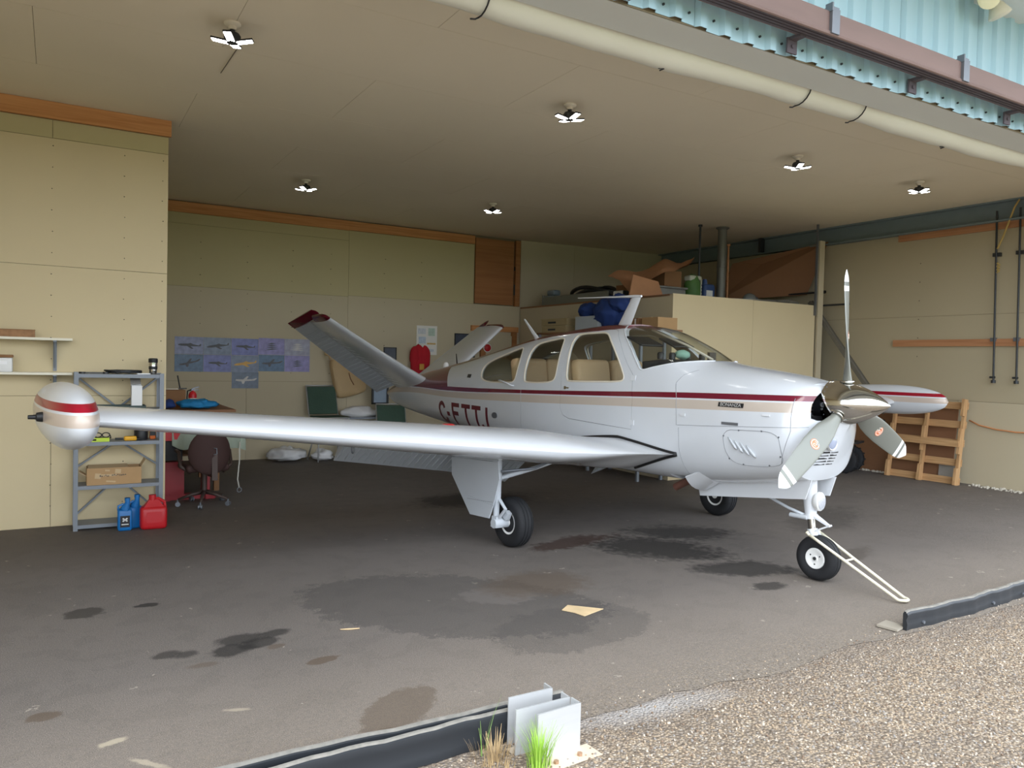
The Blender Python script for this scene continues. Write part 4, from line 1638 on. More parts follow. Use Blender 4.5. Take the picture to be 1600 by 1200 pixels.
# -------- nose gear
wc = Vector((2.165, 0, .178))
wh = MB()
prof = [(.082, -.05), (.10, -.062), (.13, -.066), (.155, -.06), (.170, -.045), (.1755, -.03)]
for g in (-.018, .018):
    prof += [(.177, g - .006), (.178, g - .004), (.173, g - .0025), (.173, g + .0025), (.178, g + .004), (.177, g + .006)]
prof += [(.1755, .03), (.170, .045), (.155, .06), (.13, .066), (.10, .062), (.082, .05)]
nw = wh.lathe(prof, wc, 'Y', 40).build('nose_wheel', RUBBER, plane, 40)
rm = MB().lathe([(.0, -.055), (.02, -.055), (.024, -.050), (.055, -.052), (.066, -.058), (.080, -.058), (.088, -.04), (.088, .04), (.080, .058), (.066, .058), (.055, .052), (.024, .050), (.02, .055), (0, .055)], wc, 'Y', 28)
for k in range(3):
    a = 2 * pi * k / 3 + .5
    rm.cyl(wc + Vector((.046 * cos(a), -.055, .046 * sin(a))), wc + Vector((.046 * cos(a), .055, .046 * sin(a))), .006, n=6, mi=1)
rm.cyl(wc + Vector((0, -.062, 0)), wc + Vector((0, .062, 0)), .014, n=10, mi=1)
rm.build('wheel_rim', [WHITEP, DARKSTEEL], nw, 35)
ng = MB()
ng.cyl((2.055, 0, .80), (2.085, 0, .50), .066, .045, n=18)
ng.cyl((2.083, 0, .515), (2.085, 0, .48), .055, n=18)
ng.cyl((2.10, 0, .40), (2.115, 0, .335), .042, .038, n=16)
for s in (1,):
    ng.tube([(2.115, s * .03, .37), (2.125, s * .085, .33), (2.15, s * .09, .24), (2.165, s * .088, .178)], [.022, .018, .016, .016], 8)
ngl = ng.build('nose_gear_leg', PAINT, plane, 40)
MB().cyl((2.085, 0, .50), (2.102, 0, .39), .030, n=16).build('oleo_piston', CHROME, ngl, 40)
sc_ = MB()
sc_.prism([(2.115, -.035, .515), (2.115, .035, .515), (2.25, .012, .452), (2.25, -.012, .452)], (0, 0, -.016))
sc_.prism([(2.125, -.03, .375), (2.125, .03, .375), (2.25, .012, .440), (2.25, -.012, .440)], (0, 0, .014))
sc_.cyl((2.25, -.02, .447), (2.25, .02, .447), .009, n=8)
sc_.build('torque_link', PAINT, ngl)
MB().tube([(2.06, -.03, .50), (1.9, -.03, .535), (1.70, -.03, .60), (1.55, -.03, .66)], .013, 8).build('drag_brace', PAINT_DULL, ngl, 180)
MB().cyl((1.93, -.05, .488), (2.08, -.045, .488), .019, n=10).build('shimmy_damper', PAINT_DULL, ngl, 40)
ll = MB()
ll.lathe([(.0, .035), (.045, .034), (.058, .022), (.06, .0), (.045, -.03), (.02, -.05)], (2.145, 0, .625), 'X', 24, sy=1.28)
lamp = ll.build('taxi_light', WHITEP, plane, 40)
MB().lathe([(0, .0385), (.042, .0375), (.05, .034)], (2.145, 0, .625), 'X', 24, sy=1.28).build('lamp_glass', mat('lamp_glass_clear', rgb(200, 204, 212), .15, metal=.4, var=.3, scale=80), lamp, 40)
for s in (-1, 1):
    P = [(1.07, .645), (1.3, .672), (1.6, .72), (1.9, .762), (2.19, .815), (2.14, .655), (1.8, .612), (1.45, .568), (1.10, .525)]
    MB().prism([(x, s * .165, z) for x, z in P], (0, s * .010, 0)).build('nose_gear_door', PAINT, plane)
    # exhaust and cowl flap
    q = [(1.36, s * .45, .80), (1.355, s * .21, .685), (1.19, s * .215, .585), (1.162, s * .45, .715)]
    fl = MB()
    rows = []
    for u in frange(0, 1, 5):
        a, b_ = Vector(q[0]).lerp(Vector(q[3]), u), Vector(q[1]).lerp(Vector(q[2]), u)
        rows.append([a.lerp(b_, v) + Vector((0, s * .025 * sin(pi * v), -.028 * sin(pi * v))) for v in frange(0, 1, 6)])
    vs = [p for r in rows for p in r] + [p + Vector((-.004, -s * .006, .010)) for r in rows for p in r]
    fs = []
    n = 6
    for i in range(4):
        for k in range(5):
            a = i * n + k
            fs.append((a, a + 1, a + n + 1, a + n))
            fs.append((30 + a, 30 + a + n, 30 + a + n + 1, 30 + a + 1))
    edge = [0, 1, 2, 3, 4, 5, 11, 17, 23, 29, 28, 27, 26, 25, 24, 18, 12, 6]
    for i in range(len(edge)):
        a, b_ = edge[i], edge[(i + 1) % len(edge)]
        fs.append((a, b_, b_ + 30, a + 30))
    fl.add(vs, fs)
    fl.build('cowl_flap', PAINT, plane, 40)
    ex = MB().tube([(1.25, s * .25, .75), (1.10, s * .25, .69), (1.0, s * .25, .64), (.88, s * .25, .575)], .034, 14)
    ex.build('exhaust_pipe', mat('rusty_exhaust', rgb(92, 58, 46), .8, var=.25, scale=12), plane, 40)
    MB().tube([(1.2, s * .14, .70), (1.08, s * .15, .63), (1.03, s * .15, .595)], .02, 10).build('breather_pipe', DARKSTEEL, plane, 40)
MB().box((1.46, 0, .80), (1.2, .36, .02)).build('wheel_well_lining', DARK, plane)

# -------- cabin
def seat(x, y, col, dark=None):
    s = MB()
    s.rbox((x + .22, y, 1.16), (.46, .44, .14), .05)
    s.rbox((x - .06, y, 1.44), (.14, .46, .56), .05, (0, radians(-10), 0))
    return s.build('seat', col, plane, 40)
SEATC = mat('tan_leather', rgb(186, 158, 122), .6, var=.05)
for s in (-1, 1):
    seat(-.22, s * .25, SEATC)
    seat(-1.28, s * .23, SEATC)
MB().rbox((-1.9, 0, 1.30), (.5, .6, .3), .08).build('rear_shelf', SEATC, plane, 40)
g = MB()
g.rbox((-1.72, .26, 1.52), (.12, .40, .42), .055, (0, radians(-12), 0))
g.build('dark_headrest_cover', mat('dark_upholstery', rgb(34, 36, 42), .8), plane, 40)
MB().box((.1, 0, .98), (2.4, .95, .03)).build('cabin_floor', CABIN, plane)
def bulkhead(x, ins, name, m_):
    vs, fs = loft_shell(ins, [x, x + .012], 40)
    MB().add(vs, fs).build(name, m_, plane)
bulkhead(-2.35, .02, 'rear_bulkhead', CABIN)
bulkhead(1.30, .02, 'firewall', DARK)
ds = MB()
xs_ = frange(.60, 1.12, 8)
vs = []
for x in xs_:
    zt_p = 1.738 - .012 * (x - .6) / .52
    h = yside(x, zt_p) - .03
    for y in (-h, -h * .5, 0, h * .5, h):
        vs.append((x, y, zt_p - .03 * (abs(y) / h) ** 2))
    for y in (h, h * .5, 0, -h * .5, -h):
        vs.append((x, y, 1.2))
fs = [(i * 10 + k, i * 10 + (k + 1) % 10, (i + 1) * 10 + (k + 1) % 10, (i + 1) * 10 + k) for i in range(7) for k in range(10)] + [tuple(reversed(range(10))), tuple(range(70, 80))]
ds.add(vs, fs)
ds.build('instrument_panel', mat('black_glareshield', rgb(30, 31, 34), .8, var=.2), plane)
for y in (-.30, -.12, .10, .28):
    MB().lathe([(.03, 0), (.032, .05), (.02, .065), (0, .066)], (.66 + .12 * abs(y), y, 1.735), 'Z', 12).build('instrument_knob', BLACK, plane, 40)
MB().box((.86, .22, 1.77), (.03, .09, .08)).build('compass_box', BLACK, plane)
for s in (-1, 1):
    MB().tube([(.55, s * .02 + s * .22, 1.50), (.42, s * .25, 1.50)], .015, 8).build('yoke_shaft', BLACK, plane)
    MB().tube([(.42, s * .25 + .14 * cos(a), 1.50 + .09 * sin(a)) for a in frange(-.3, pi + .3, 10)], .014, 8).build('control_yoke', BLACK, plane, 180)
    v = MB().rbox((.42, s * .22, 1.90), (.22, .30, .02), .008, (0, radians(22), 0)).build('sun_visor', BLACK, plane, 40)
MB().tube([(.30, 0, 2.02), (.75, 0, 1.87), (1.05, 0, 1.74)], .012, 6).build('windshield_bow', TRIM, plane, 180)

# things resting in the cockpit / under the airplane
def pworld(x, y, z):
    return (5.01 + cos(radians(-84.15)) * x - sin(radians(-84.15)) * y, 6.15 + sin(radians(-84.15)) * x + cos(radians(-84.15)) * y, z)
gl_ = MB().lump((0, 0, .043), (.075, .065, .045), 3, .10).build('knitted_hat', mat('pale_green_cloth', rgb(140, 178, 160), .8, var=.08), None, 180, pworld(.72, -.03, 1.738))
tag(gl_, 'pale green rounded hat lying on the black glareshield behind the windshield', 'hat')
# ================================================================== THINGS
# -------- tow bar on the nose wheel
t = thing('tow_bar', 'cream tubular tow bar hooked to the nose wheel, loop end on the floor', 'tow bar', pworld(2.86, 0, 0), radians(-84.15))
CREAMP = mat('cream_paint', rgb(226, 220, 196), .45, var=.05)
mb = MB()
pa, pb = Vector((-.73, 0, .36)), Vector((-.03, 0, .022))
pts = []
for k in range(8):
    f = k / 7
    pts.append(pa.lerp(pb, f) + Vector((0, -.078 + .033 * f, 0)))
pts += [pb + Vector((.045 * sin(a), -.045 * cos(a), -.0)) for a in frange(.3, pi - .3, 7)]
pts += [Vector((p.x, -p.y, p.z)) for p in reversed(pts[:8])]
mb.tube(pts, .0115, 8)
mb.build('handle_loop', CREAMP, t, 180)
c = pa.lerp(pb, .42)
MB().tube([c + Vector((0, -.064, 0)), c + Vector((0, .064, 0))], .008, 8).build('cross_bar', CREAMP, t, 180)
MB().tube([pa + Vector((0, -.078, 0)), pa + Vector((-.03, -.076, .012)), pa + Vector((-.035, -.055, .015))], .011, 8).tube([pa + Vector((0, .078, 0)), pa + Vector((-.03, .076, .012)), pa + Vector((-.035, .055, .015))], .011, 8).build('fork', CREAMP, t, 180)

# -------- LED lamps under the ceiling
LEDM = mat('led_panel', (1, .98, .93, 1), .5, emit=LED_POWER, var=0)
def lamp(x, y, rot, label):
    z = CEIL + fz(x) * .45
    t = thing('ceiling_lamp', label, 'lamp', (x, y, z), rot, 'folding LED lamps on the ceiling')
    t.scale = (.68, .68, .85)
    MB().lathe([(.085, 0), (.085, -.012), (.07, -.022), (.045, -.03), (.04, -.055), (0, -.056)], (0, 0, 0), 'Z', 20).build('lamp_holder', CREAM, t, 40)
    MB().lathe([(.026, -.05), (.026, -.075), (.07, -.085), (.085, -.105), (.08, -.155), (.05, -.165), (0, -.166)], (0, 0, 0), 'Z', 20).build('lamp_body', DARKSTEEL, t, 40)
    for k in range(4):
        a = pi / 4 + k * pi / 2
        R = Matrix.Rotation(a, 3, 'Z') @ Matrix.Rotation(radians(-8), 3, 'Y')
        o = Vector((0, 0, -.158))
        w = MB().box(o + R @ Vector((.125, 0, 0)), (.17, .085, .014), R)
        w = w.build('lamp_wing', BLACK, t)
        d = MB()
        for s in (-1, 1):
            d.box(o + R @ Vector((.125, s * .02, -.009)), (.155, .032, .006), R)
        d.build('led_panel', LEDM, w)
    return t
lamp(1.043, 5.738, .35, 'LED lamp nearest the door, above the left-hand wing tip')
lamp(3.957, 5.80, .75, 'LED lamp in the front row above the middle of the near wing')
lamp(6.966, 5.771, .2, 'LED lamp in the front row, third along, above the nose of the airplane')
lamp(9.157, 5.74, .5, 'LED lamp in the front row closest to the blue-grey beam')
lamp(2.806, 10.217, .1, 'LED lamp in the tail bay close to the long pine ledger, above the posters')
lamp(5.526, 10.044, .9, 'LED lamp in the tail bay in front of the brown loft hatch')
w = MB().tube([(1.154, 6.117, 3.985), (1.15, 6.4, 3.99), (1.14, 6.748, 3.985)], .004, 5)
tag(w.build('lamp_cable', mat('grey_cable', rgb(110, 102, 84), .6)), 'thin grey cable clipped to the ceiling beside the nearest LED lamp', 'cable')

# -------- roll of weather curtain under the header
ROLLM = mat('curtain_vinyl', rgb(222, 221, 206), .5, var=.08, scale=2, stretch=(.3, 3, 3))
t = thing('rolled_door_curtain', 'long cream vinyl door curtain rolled up under the header', 'curtain', (4.3, 3.735, 3.656))
pts, rr = [], []
for k in range(90):
    x = -6.7 + 13.4 * k / 89
    pts.append((x, .006 * sin(x * 3.1), .008 * sin(x * 2.0 + 1)))
    rr.append(.116 + .004 * sin(x * 5.3) + .003 * sin(x * 11))
MB().tube(pts, rr, 20).build('curtain_roll', ROLLM, t, 180)
for x in (-6.0, -2.35, .18, .79, 3.4, 5.0):
    s = MB().tube([(x, .124 * cos(a), .124 * sin(a)) for a in frange(radians(60), radians(280), 14)], .005, 5)
    s.tube([(x, .124 * cos(radians(280)), .124 * sin(radians(280))), (x - .02, .02, -.135), (x - .05, .02, -.14)], .005, 5)
    s.build('strap', BLACK, t, 180)
for x in (-1.05, 1.98):
    MB().tube([(x - .03, .02, -.125), (x - .012, .01, -.123), (x, 0, -.127), (x - .02, .02, -.137)], .005, 5).build('hook', BLACK, t, 180)

# -------- sliding door track outside, its brackets
RUST = mat('rusty_brown_track', rgb(126, 104, 98), .7, var=.2, scale=4, stretch=(.4, 2, 2))
RUSTD = mat('dark_rusty_track', rgb(84, 76, 82), .7, var=.15, scale=4)
t = thing('door_track', 'rusty brown sliding-door box track along the blue cladding', 'rail', (4.3, 3.15, 3.70))
L_ = 13.4
mb = MB()
mb.box((0, -.055, .055), (L_, .012, .13))
mb.box((0, .055, .055), (L_, .012, .13))
mb.box((0, 0, .115), (L_, .12, .012))
mb.tube([(-L_ / 2, -.058, -.008), (L_ / 2, -.058, -.008)], .014, 8)
mb.build('track_box', RUST, t)
mb = MB()
for yy in (-.038, -.012, .014, .040):
    mb.box((0, yy, -.004), (L_, .018, .02))
mb.build('track_lips', RUSTD, t)
for x in (-6.3, -4.95, -3.6, -2.2, -.30, 1.09, 2.45, 3.8):
    b_ = MB().box((x, -.072, .06), (.07, .02, .145)).box((x, 0, .14), (.07, .15, .015)).box((x - .035, -.06, .14), (.012, .05, .05))
    b_.build('track_bracket', STEEL, t)
for x in (-6.4, -4.0, -1.75, -.45, .78, 2.0, 3.3):
    b_ = MB().box((x, .115, -.055), (.085, .012, .09)).box((x, .08, -.015), (.05, .10, .02)).cyl((x, .108, -.06), (x, .10, -.06), .012, n=8)
    b_.build('track_hanger', RUSTD, t)

# -------- flood lamps
t = thing('flood_light', 'twin cream outdoor flood lamp under the eave', 'lamp', (5.86, 3.20, 4.44))
MB().lathe([(.06, 0), (.06, -.03), (.03, -.04), (0, -.04)], (0, 0, 0), 'Z', 16).build('base_box', CREAM, t, 40)
def par(d, c, hot):
    d = Vector(d).normalized()
    a = d.orthogonal().normalized()
    b2 = d.cross(a)
    M3 = Matrix((a, b2, d)).transposed()
    m_ = MB().lathe([(0, -.10), (.03, -.10), (.034, -.05), (.045, -.04), (.075, .03), (.078, .045), (.06, .055), (0, .06)], (0, 0, 0), 'Z', 20)
    m_.v = [tuple(M3 @ Vector(v) + Vector(c)) for v in m_.v]
    m_.build('lamp_head', hot, t, 40)
    MB().tube([(0, 0, -.03), Vector(c) - d * .09], .014, 8).build('lamp_arm', CREAM, t, 180)
par((-.75, -.9, -.35), (-.13, -.06, -.075), mat('par_lens', rgb(236, 232, 196), .25, var=.03))
par((.35, -.2, -.9), (.06, -.04, -.10), CREAM)

# -------- rubber curbs at the door line
CURB = mat('black_rubber_curb', rgb(36, 39, 43), .5, var=.25, scale=3, stretch=(.5, 2, 2))
def curb(name, pts, label, h=.135):
    t = thing(name, label, 'kerb', (pts[0][0], pts[0][1], 0))
    mb, top = MB(), MB()
    dense_p = []
    for (a, b_) in zip(pts, pts[1:]):
        for k in range(14):
            dense_p.append(Vector(a).lerp(Vector(b_), k / 14))
    dense_p.append(Vector(pts[-1]))
    base = Vector(pts[0])
    prof = [(-.016, 0), (-.02, .04), (-.012, .07), (-.022, .10), (-.018, h - .008), (-.004, h), (.004, h), (.012, h - .01), (.012, 0)]
    n = len(prof)
    vs, tv = [], []
    for i, p in enumerate(dense_p):
        q = p - base
        wv = .006 * sin(i * .8) + .004 * sin(i * 2.1)
        hh = 1 + .04 * mnoise.noise(Vector((i * .37, p.x, 0)))
        for d, z in prof:
            vs.append((q.x, q.y + d + wv, z * hh))
        for d, z in ((-.012, h - .006), (-.009, h + .004), (.004, h + .005), (.009, h - .004)):
            tv.append((q.x, q.y + d + wv, z * hh))
    fs = [(i * n + k, i * n + (k + 1) % n, (i + 1) * n + (k + 1) % n, (i + 1) * n + k) for i in range(len(dense_p) - 1) for k in range(n)]
    fs += [tuple(reversed(range(n))), tuple(range((len(dense_p) - 1) * n, len(dense_p) * n))]
    mb.add(vs, fs)
    mb.build('rubber_strip', CURB, t, 50)
    n = 4
    fs = [(i * n + k, i * n + (k + 1) % n, (i + 1) * n + (k + 1) % n, (i + 1) * n + k) for i in range(len(dense_p) - 1) for k in range(n)]
    top.add(tv, fs)
    top.build('frayed_top_edge', mat('frayed_edge', rgb(128, 124, 116), .9, var=.4, scale=30), t)
    x = pts[0][0] + .18
    while x < pts[-1][0]:
        f = (x - pts[0][0]) / (pts[-1][0] - pts[0][0])
        y = pts[0][1] + (pts[-1][1] - pts[0][1]) * f - base.y
        MB().cyl((x - base.x, y - .014, .032), (x - base.x, y - .030, .032), .011, n=8).build('bolt', STEEL, t, 40)
        x += .44
    return t
curb('rubber_curb', [(-2.4, 3.04, 0), (.6, 2.985, 0), (2.06, 2.955, 0)], 'black rubber strip at the door, hindmost of the pair at the aluminium guides', .135)
curb('rubber_curb', [(-2.4, 2.93, 0), (.7, 2.885, 0), (1.74, 2.90, 0)], 'black rubber strip at the door, front one of the pair at the aluminium guides', .14)
t = curb('rubber_curb', [(4.74, 2.955, 0), (5.5, 2.955, 0), (6.3, 3.0, 0), (7.6, 3.06, 0), (11.0, 3.08, 0)], 'black rubber strip at the door beyond the nose wheel and tow bar', .12)
MB().box((-.03, .07, .012), (.14, .13, .014), (0, 0, .2)).build('foot_plate', mat('weathered_plank', rgb(150, 142, 128), .8), t)

# aluminium door guides
def guide(name, x0, x1, y, h, foot, label, skew=.0):
    t = thing(name, label, 'bracket', ((x0 + x1) / 2, y, -.01), skew)
    w = x1 - x0
    p = MB().box((0, 0, h / 2), (w, .008, h))
    p.box((w / 2 - .003, .03, h / 2), (.008, .06, h))
    p.build('plate', ALU, t)
    f = MB().box((.02, -.05 if foot > 0 else .04, .004), (w + .05, abs(foot), .008))
    f.build('foot_flange', mat('dusty_aluminium', rgb(214, 196, 172), .6, metal=.2, var=.08), t)
    for s in (-.25, .3):
        MB().cyl((s * w, -.06 if foot > 0 else .03, .008), (s * w, -.06 if foot > 0 else .03, .02), .012, n=6).build('bolt', mat('rusty_bolt', rgb(150, 118, 92), .7), t)
    return t
guide('door_guide', 1.755, 1.985, 2.700, .205, .11, 'aluminium angle door guide in front, its dusty foot on the gravel', .06)
guide('door_guide', 1.695, 1.975, 2.775, .205, -.05, 'aluminium angle door guide, middle one of the three', .0)
guide('door_guide', 1.715, 1.945, 2.872, .215, -.05, 'aluminium angle door guide against the rubber strips, hindmost of the three', .0)

# weeds
def tuft(x, y, n, hgt, m_, spread, name, label):
    mb = MB()
    for k in range(n):
        a = random.uniform(0, 2 * pi)
        r = random.uniform(0, spread)
        b0 = Vector((r * cos(a), r * sin(a), 0))
        h = hgt * random.uniform(.5, 1)
        lean = Vector((cos(a), sin(a), 0)) * h * random.uniform(.1, .5)
        wd = Vector((-sin(a), cos(a), 0)) * random.uniform(.002, .0042)
        vs = []
        for f in (0, .35, .7, 1):
            c = b0 + lean * f * f + Vector((0, 0, h * f))
            vs += [c - wd * (1 - f * .9), c + wd * (1 - f * .9)]
        mb.add(vs, [(0, 1, 3, 2), (2, 3, 5, 4), (4, 5, 7, 6)])
    o = mb.build(name, m_, None, None, (x, y, -.012))
    return tag(o, label, 'grass', kind='stuff')
tuft(1.735, 2.645, 150, .19, mat('fresh_grass', rgb(150, 190, 70), .6, var=.2, scale=8), .05, 'grass_tuft', 'fresh green grass tuft in front of the aluminium guides')
tuft(1.60, 2.78, 110, .11, mat('dry_grass', rgb(176, 150, 110), .8, var=.2, scale=8), .11, 'dry_weeds', 'dry brown weeds at the foot of the rubber strip')
tuft(1.58, 2.85, 5, .24, mat('thin_weed', rgb(120, 150, 80), .7), .03, 'tall_weed', 'tall thin green weed leaning against the rubber strip')

# litter on the floor
t = MB().prism([(2.955, 4.27, .003), (3.05, 4.34, .003), (3.225, 4.165, .003), (3.02, 4.10, .003), (3.0, 4.19, .003)], (0, 0, .004)).build('cardboard_scrap', mat('dirty_cardboard', rgb(205, 180, 140), .9, var=.3, scale=9))
tag(t, 'torn tan cardboard scrap lying flat on the damp floor patch', 'cardboard')
t = MB().tube([(1.51, 4.57, .006), (1.56, 4.55, .006), (1.62, 4.53, .008)], [.003, .006, .004], 5).build('wood_splinter', CARD_L)
tag(t, 'pale wood splinter lying on the bare asphalt', 'splinter')

# -------- wall shelves on the left
def wall_shelf(x0, x1, z, dep, label, brx):
    t = thing('wall_shelf', label, 'shelf', ((x0 + x1) / 2, Y_WING - dep / 2, z))
    MB().box((0, 0, -.011), (x1 - x0, dep, .022)).build('shelf_board', CREAM, t)
    for bx in brx:
        b_ = MB()
        x = bx - (x0 + x1) / 2
        b_.box((x, 0, -.028), (.03, dep * .9, .012))
        b_.box((x, dep / 2 - .008, -.17), (.03, .012, .28))
        b_.prism([(x - .004, dep / 2 - .01, -.29), (x - .004, dep / 2 - .01, -.03), (x - .004, -dep * .42, -.03)], (.008, 0, 0))
        b_.build('bracket', SHELFGREY, t)
    return t
wall_shelf(-1.3, .12, 1.795, .22, 'upper white shelf on the cream wall, with a grey bracket', (-.02, -.9))
wall_shelf(-1.3, .12, 1.475, .22, 'lower white shelf on the cream wall behind the tip tank', (-.02, -.9))
t = thing('parts_box', 'small brown patterned carton on the upper white shelf', 'box', (-.36, 8.37, 1.795))
MB().box((0, 0, .032), (.36, .10, .064)).build('carton', mat('mottled_carton', rgb(150, 112, 78), .8, var=.5, scale=22), t)
MB().box((0, 0, .067), (.365, .105, .006)).build('carton_lid', CARD_D, t)
t = thing('storage_tin', 'white box with a brown lid on the lower white shelf', 'box', (-.44, 8.34, 1.475))
MB().rbox((0, 0, .065), (.18, .14, .13), .012).build('box_body', WHITEP, t, 40)
MB().rbox((0, 0, .143), (.19, .15, .026), .01).build('box_lid', CARD_D, t, 40)
MB().box((.02, -.0715, .085), (.06, .003, .03)).build('paper_label', mat('paper', rgb(240, 240, 240), .8), t)
MB().box((-.03, -.0715, .05), (.04, .003, .025)).build('dark_label', DARKSTEEL, t)

# -------- steel shelving unit
ux0, ux1, uy0, uy1 = .135, .895, 8.19, 8.47
t = thing('shelving_unit', 'grey enamelled steel shelving unit against the cream wall, half behind the wing', 'shelving', ((ux0 + ux1) / 2, (uy0 + uy1) / 2, 0))
cx_, cy_ = (ux0 + ux1) / 2, (uy0 + uy1) / 2
for x in (ux0, ux1):
    for y in (uy0, uy1):
        sx, sy = (1 if x == ux0 else -1), (1 if y == uy0 else -1)
        p = MB().box((x - cx_ + sx * .018, y - cy_, .74), (.036, .003, 1.48)).box((x - cx_, y - cy_ + sy * .018, .74), (.003, .036, 1.48))
        p.build('post', SHELFGREY, t)
for z in (.05, .415, .825, 1.135, 1.465):
    s = MB().box((0, 0, z), (ux1 - ux0 - .006, uy1 - uy0 - .006, .006))
    for y in (uy0, uy1):
        s.box((0, (y - cy_) * .98, z - .014), (ux1 - ux0 - .006, .003, .034))
    s.build('shelf', SHELFGREY, t)
def brace(a, b_):
    MB().tube([a, b_], .011, 4).build('cross_brace', SHELFGREY, t)
brace((-.36, .135, 1.44), (-.02, .135, 1.15)); brace((.36, .135, 1.44), (.02, .135, 1.15))
brace((-.36, .135, .10), (-.05, .135, .40)); brace((.36, .135, .10), (.05, .135, .40))
brace((-.36, .137, .56), (-.02, .137, .80)); brace((.36, .137, .56), (.02, .137, .80))
# things on the unit
t = thing('travel_mug', 'steel travel mug with a black lid on top of the grey shelving unit', 'mug', (.81, 8.32, 1.468))
MB().lathe([(.030, 0), (.034, .01), (.038, .06), (.036, .075), (.038, .11), (.038, .115)], (0, 0, 0), 'Z', 18).build('cup', CHROME, t, 40)
MB().lathe([(.041, .115), (.043, .12), (.043, .15), (.036, .158), (0, .158)], (0, 0, 0), 'Z', 18).build('lid', BLACK, t, 40)
MB().lathe([(.0385, .05), (.0395, .055), (.0395, .075), (.0385, .08)], (0, 0, 0), 'Z', 18).build('grip_band', BLACK, t, 40)
t = thing('cable_heap', 'tangle of dark grey cable on top of the grey shelving unit', 'cable', (.55, 8.32, 1.468))
for s in range(5):
    pts = []
    for k in range(18):
        a = k * .75 + s
        pts.append((.13 * cos(a) * (1 - .25 * sin(s + a * .3)), .07 * sin(a), .012 + .022 * abs(sin(a * .6 + s))))
    MB().tube(pts, .008, 6).build('cable_loop', [DARKSTEEL, BLACK][s % 2], t, 180)
t = thing('wrench', 'dark steel wrench lying at the left end of the shelving unit top', 'wrench', (.30, 8.30, 1.468), .1)
MB().box((0, 0, .01), (.18, .022, .012)).build('shank', DARKSTEEL, t)
for s in (-1, 1):
    MB().lathe([(.018, 0), (.028, 0), (.028, .016), (.018, .016)], (s * .10, 0, .002), 'Z', 14).build('jaw', DARKSTEEL, t, 40)
t = thing('steel_ruler', 'light grey ruler beside the cable tangle on the shelving unit top', 'ruler', (.72, 8.25, 1.468), .15)
MB().box((0, 0, .006), (.12, .03, .01)).build('blade', WHITEP, t)
t = thing('carton', 'open upright white carton on the second shelf of the grey unit', 'box', (.665, 8.32, 1.138))
MB().box((0, -.05, .11), (.09, .003, .22)).box((0, .05, .125), (.09, .003, .25)).box((-.045, 0, .11), (.003, .1, .22)).box((.045, 0, .11), (.003, .1, .22)).box((0, 0, .003), (.09, .1, .004)).build('carton_body', WHITEP, t)
MB().box((-.008, .02, .265), (.09, .10, .004), (radians(35), 0, 0)).build('carton_flap', mat('grey_card', rgb(150, 146, 138), .8), t)
t = thing('green_tray', 'dark green shallow tray on the second shelf of the grey unit', 'tray', (.48, 8.32, 1.138))
MB().box((0, 0, .004), (.52, .2, .006)).box((0, -.1, .016), (.52, .006, .028)).box((0, .1, .016), (.52, .006, .028)).box((-.26, 0, .016), (.006, .2, .028)).box((.26, 0, .016), (.006, .2, .028)).build('tray', mat('dark_green_enamel', rgb(36, 56, 50), .5), t)
t = thing('level_tool', 'bright yellow-green level lying on the third shelf of the grey unit', 'level', (.30, 8.235, .828))
MB().box((0, 0, .018), (.26, .03, .036)).build('body', mat('lime_plastic', rgb(190, 214, 60), .5), t)
MB().box((0, -.0155, .018), (.04, .002, .014)).build('vial', DARK, t)
t = thing('goggles', 'black-rimmed goggles on the third shelf beside the yellow-green level', 'goggles', (.37, 8.33, .828))
for s in (-1, 1):
    MB().tube([(s * .035 + .032 * cos(a), -.02, .055 + .022 * sin(a)) for a in frange(0, 2 * pi, 15)[:-1]], .005, 6, closed=True).build('rim', BLACK, t, 180)
MB().tube([(-.07, -.02, .05), (-.08, .05, .02), (0, .08, .012), (.08, .05, .02), (.07, -.02, .05)], .006, 6).build('strap', BLACK, t, 180)
MB().box((0, .03, .015), (.10, .06, .03)).build('case', DARKSTEEL, t)
t = thing('tape_measure', 'orange-yellow power tool lying on the third shelf of the grey unit', 'tool', (.58, 8.26, .828))
MB().rbox((.03, 0, .022), (.11, .05, .042), .012).build('body', mat('tool_yellow', rgb(222, 164, 30), .5), t, 40)
MB().cyl((-.03, 0, .02), (-.10, 0, .02), .010, n=10).build('nozzle', DARKSTEEL, t, 40)
MB().cyl((.07, 0, .012), (.12, .01, .012), .010, n=10).build('grip', BLACK, t, 40)
t = thing('black_canister', 'black lidded canister on the third shelf of the grey unit', 'canister', (.71, 8.33, .828))
MB().lathe([(.058, 0), (.062, .01), (.062, .09), (.055, .10)], (0, 0, 0), 'Z', 22).build('pot', BLACK, t, 40)
MB().lathe([(.055, .10), (.068, .105), (.068, .15), (.05, .165), (0, .165)], (0, 0, 0), 'Z', 22).build('lid', BLACK, t, 40)
t = thing('orange_bottle', 'orange and black spray bottle behind the black canister', 'bottle', (.815, 8.36, .828))
MB().rbox((0, 0, .07), (.055, .055, .14), .012).build('bottle_body', mat('orange_plastic', rgb(206, 104, 40), .5), t, 40)
MB().cyl((0, 0, .14), (0, 0, .18), .016, n=12).build('cap', BLACK, t, 40)
MB().box((-.0, -.0285, .06), (.05, .002, .05)).build('bottle_label', BLACK, t)
t = thing('cardboard_box', 'long open cardboard box with faded print on the fourth shelf of the grey unit', 'box', (.475, 8.32, .418))
MB().box((0, -.10, .08), (.46, .004, .16)).box((0, .10, .08), (.46, .004, .16)).box((-.23, 0, .08), (.004, .2, .16)).box((.23, 0, .08), (.004, .2, .16)).box((0, 0, .004), (.46, .2, .006)).build('box_body', CARD, t)
MB().box((.25, 0, .19), (.004, .18, .08), (0, radians(30), 0)).build('end_flap', CARD_L, t)
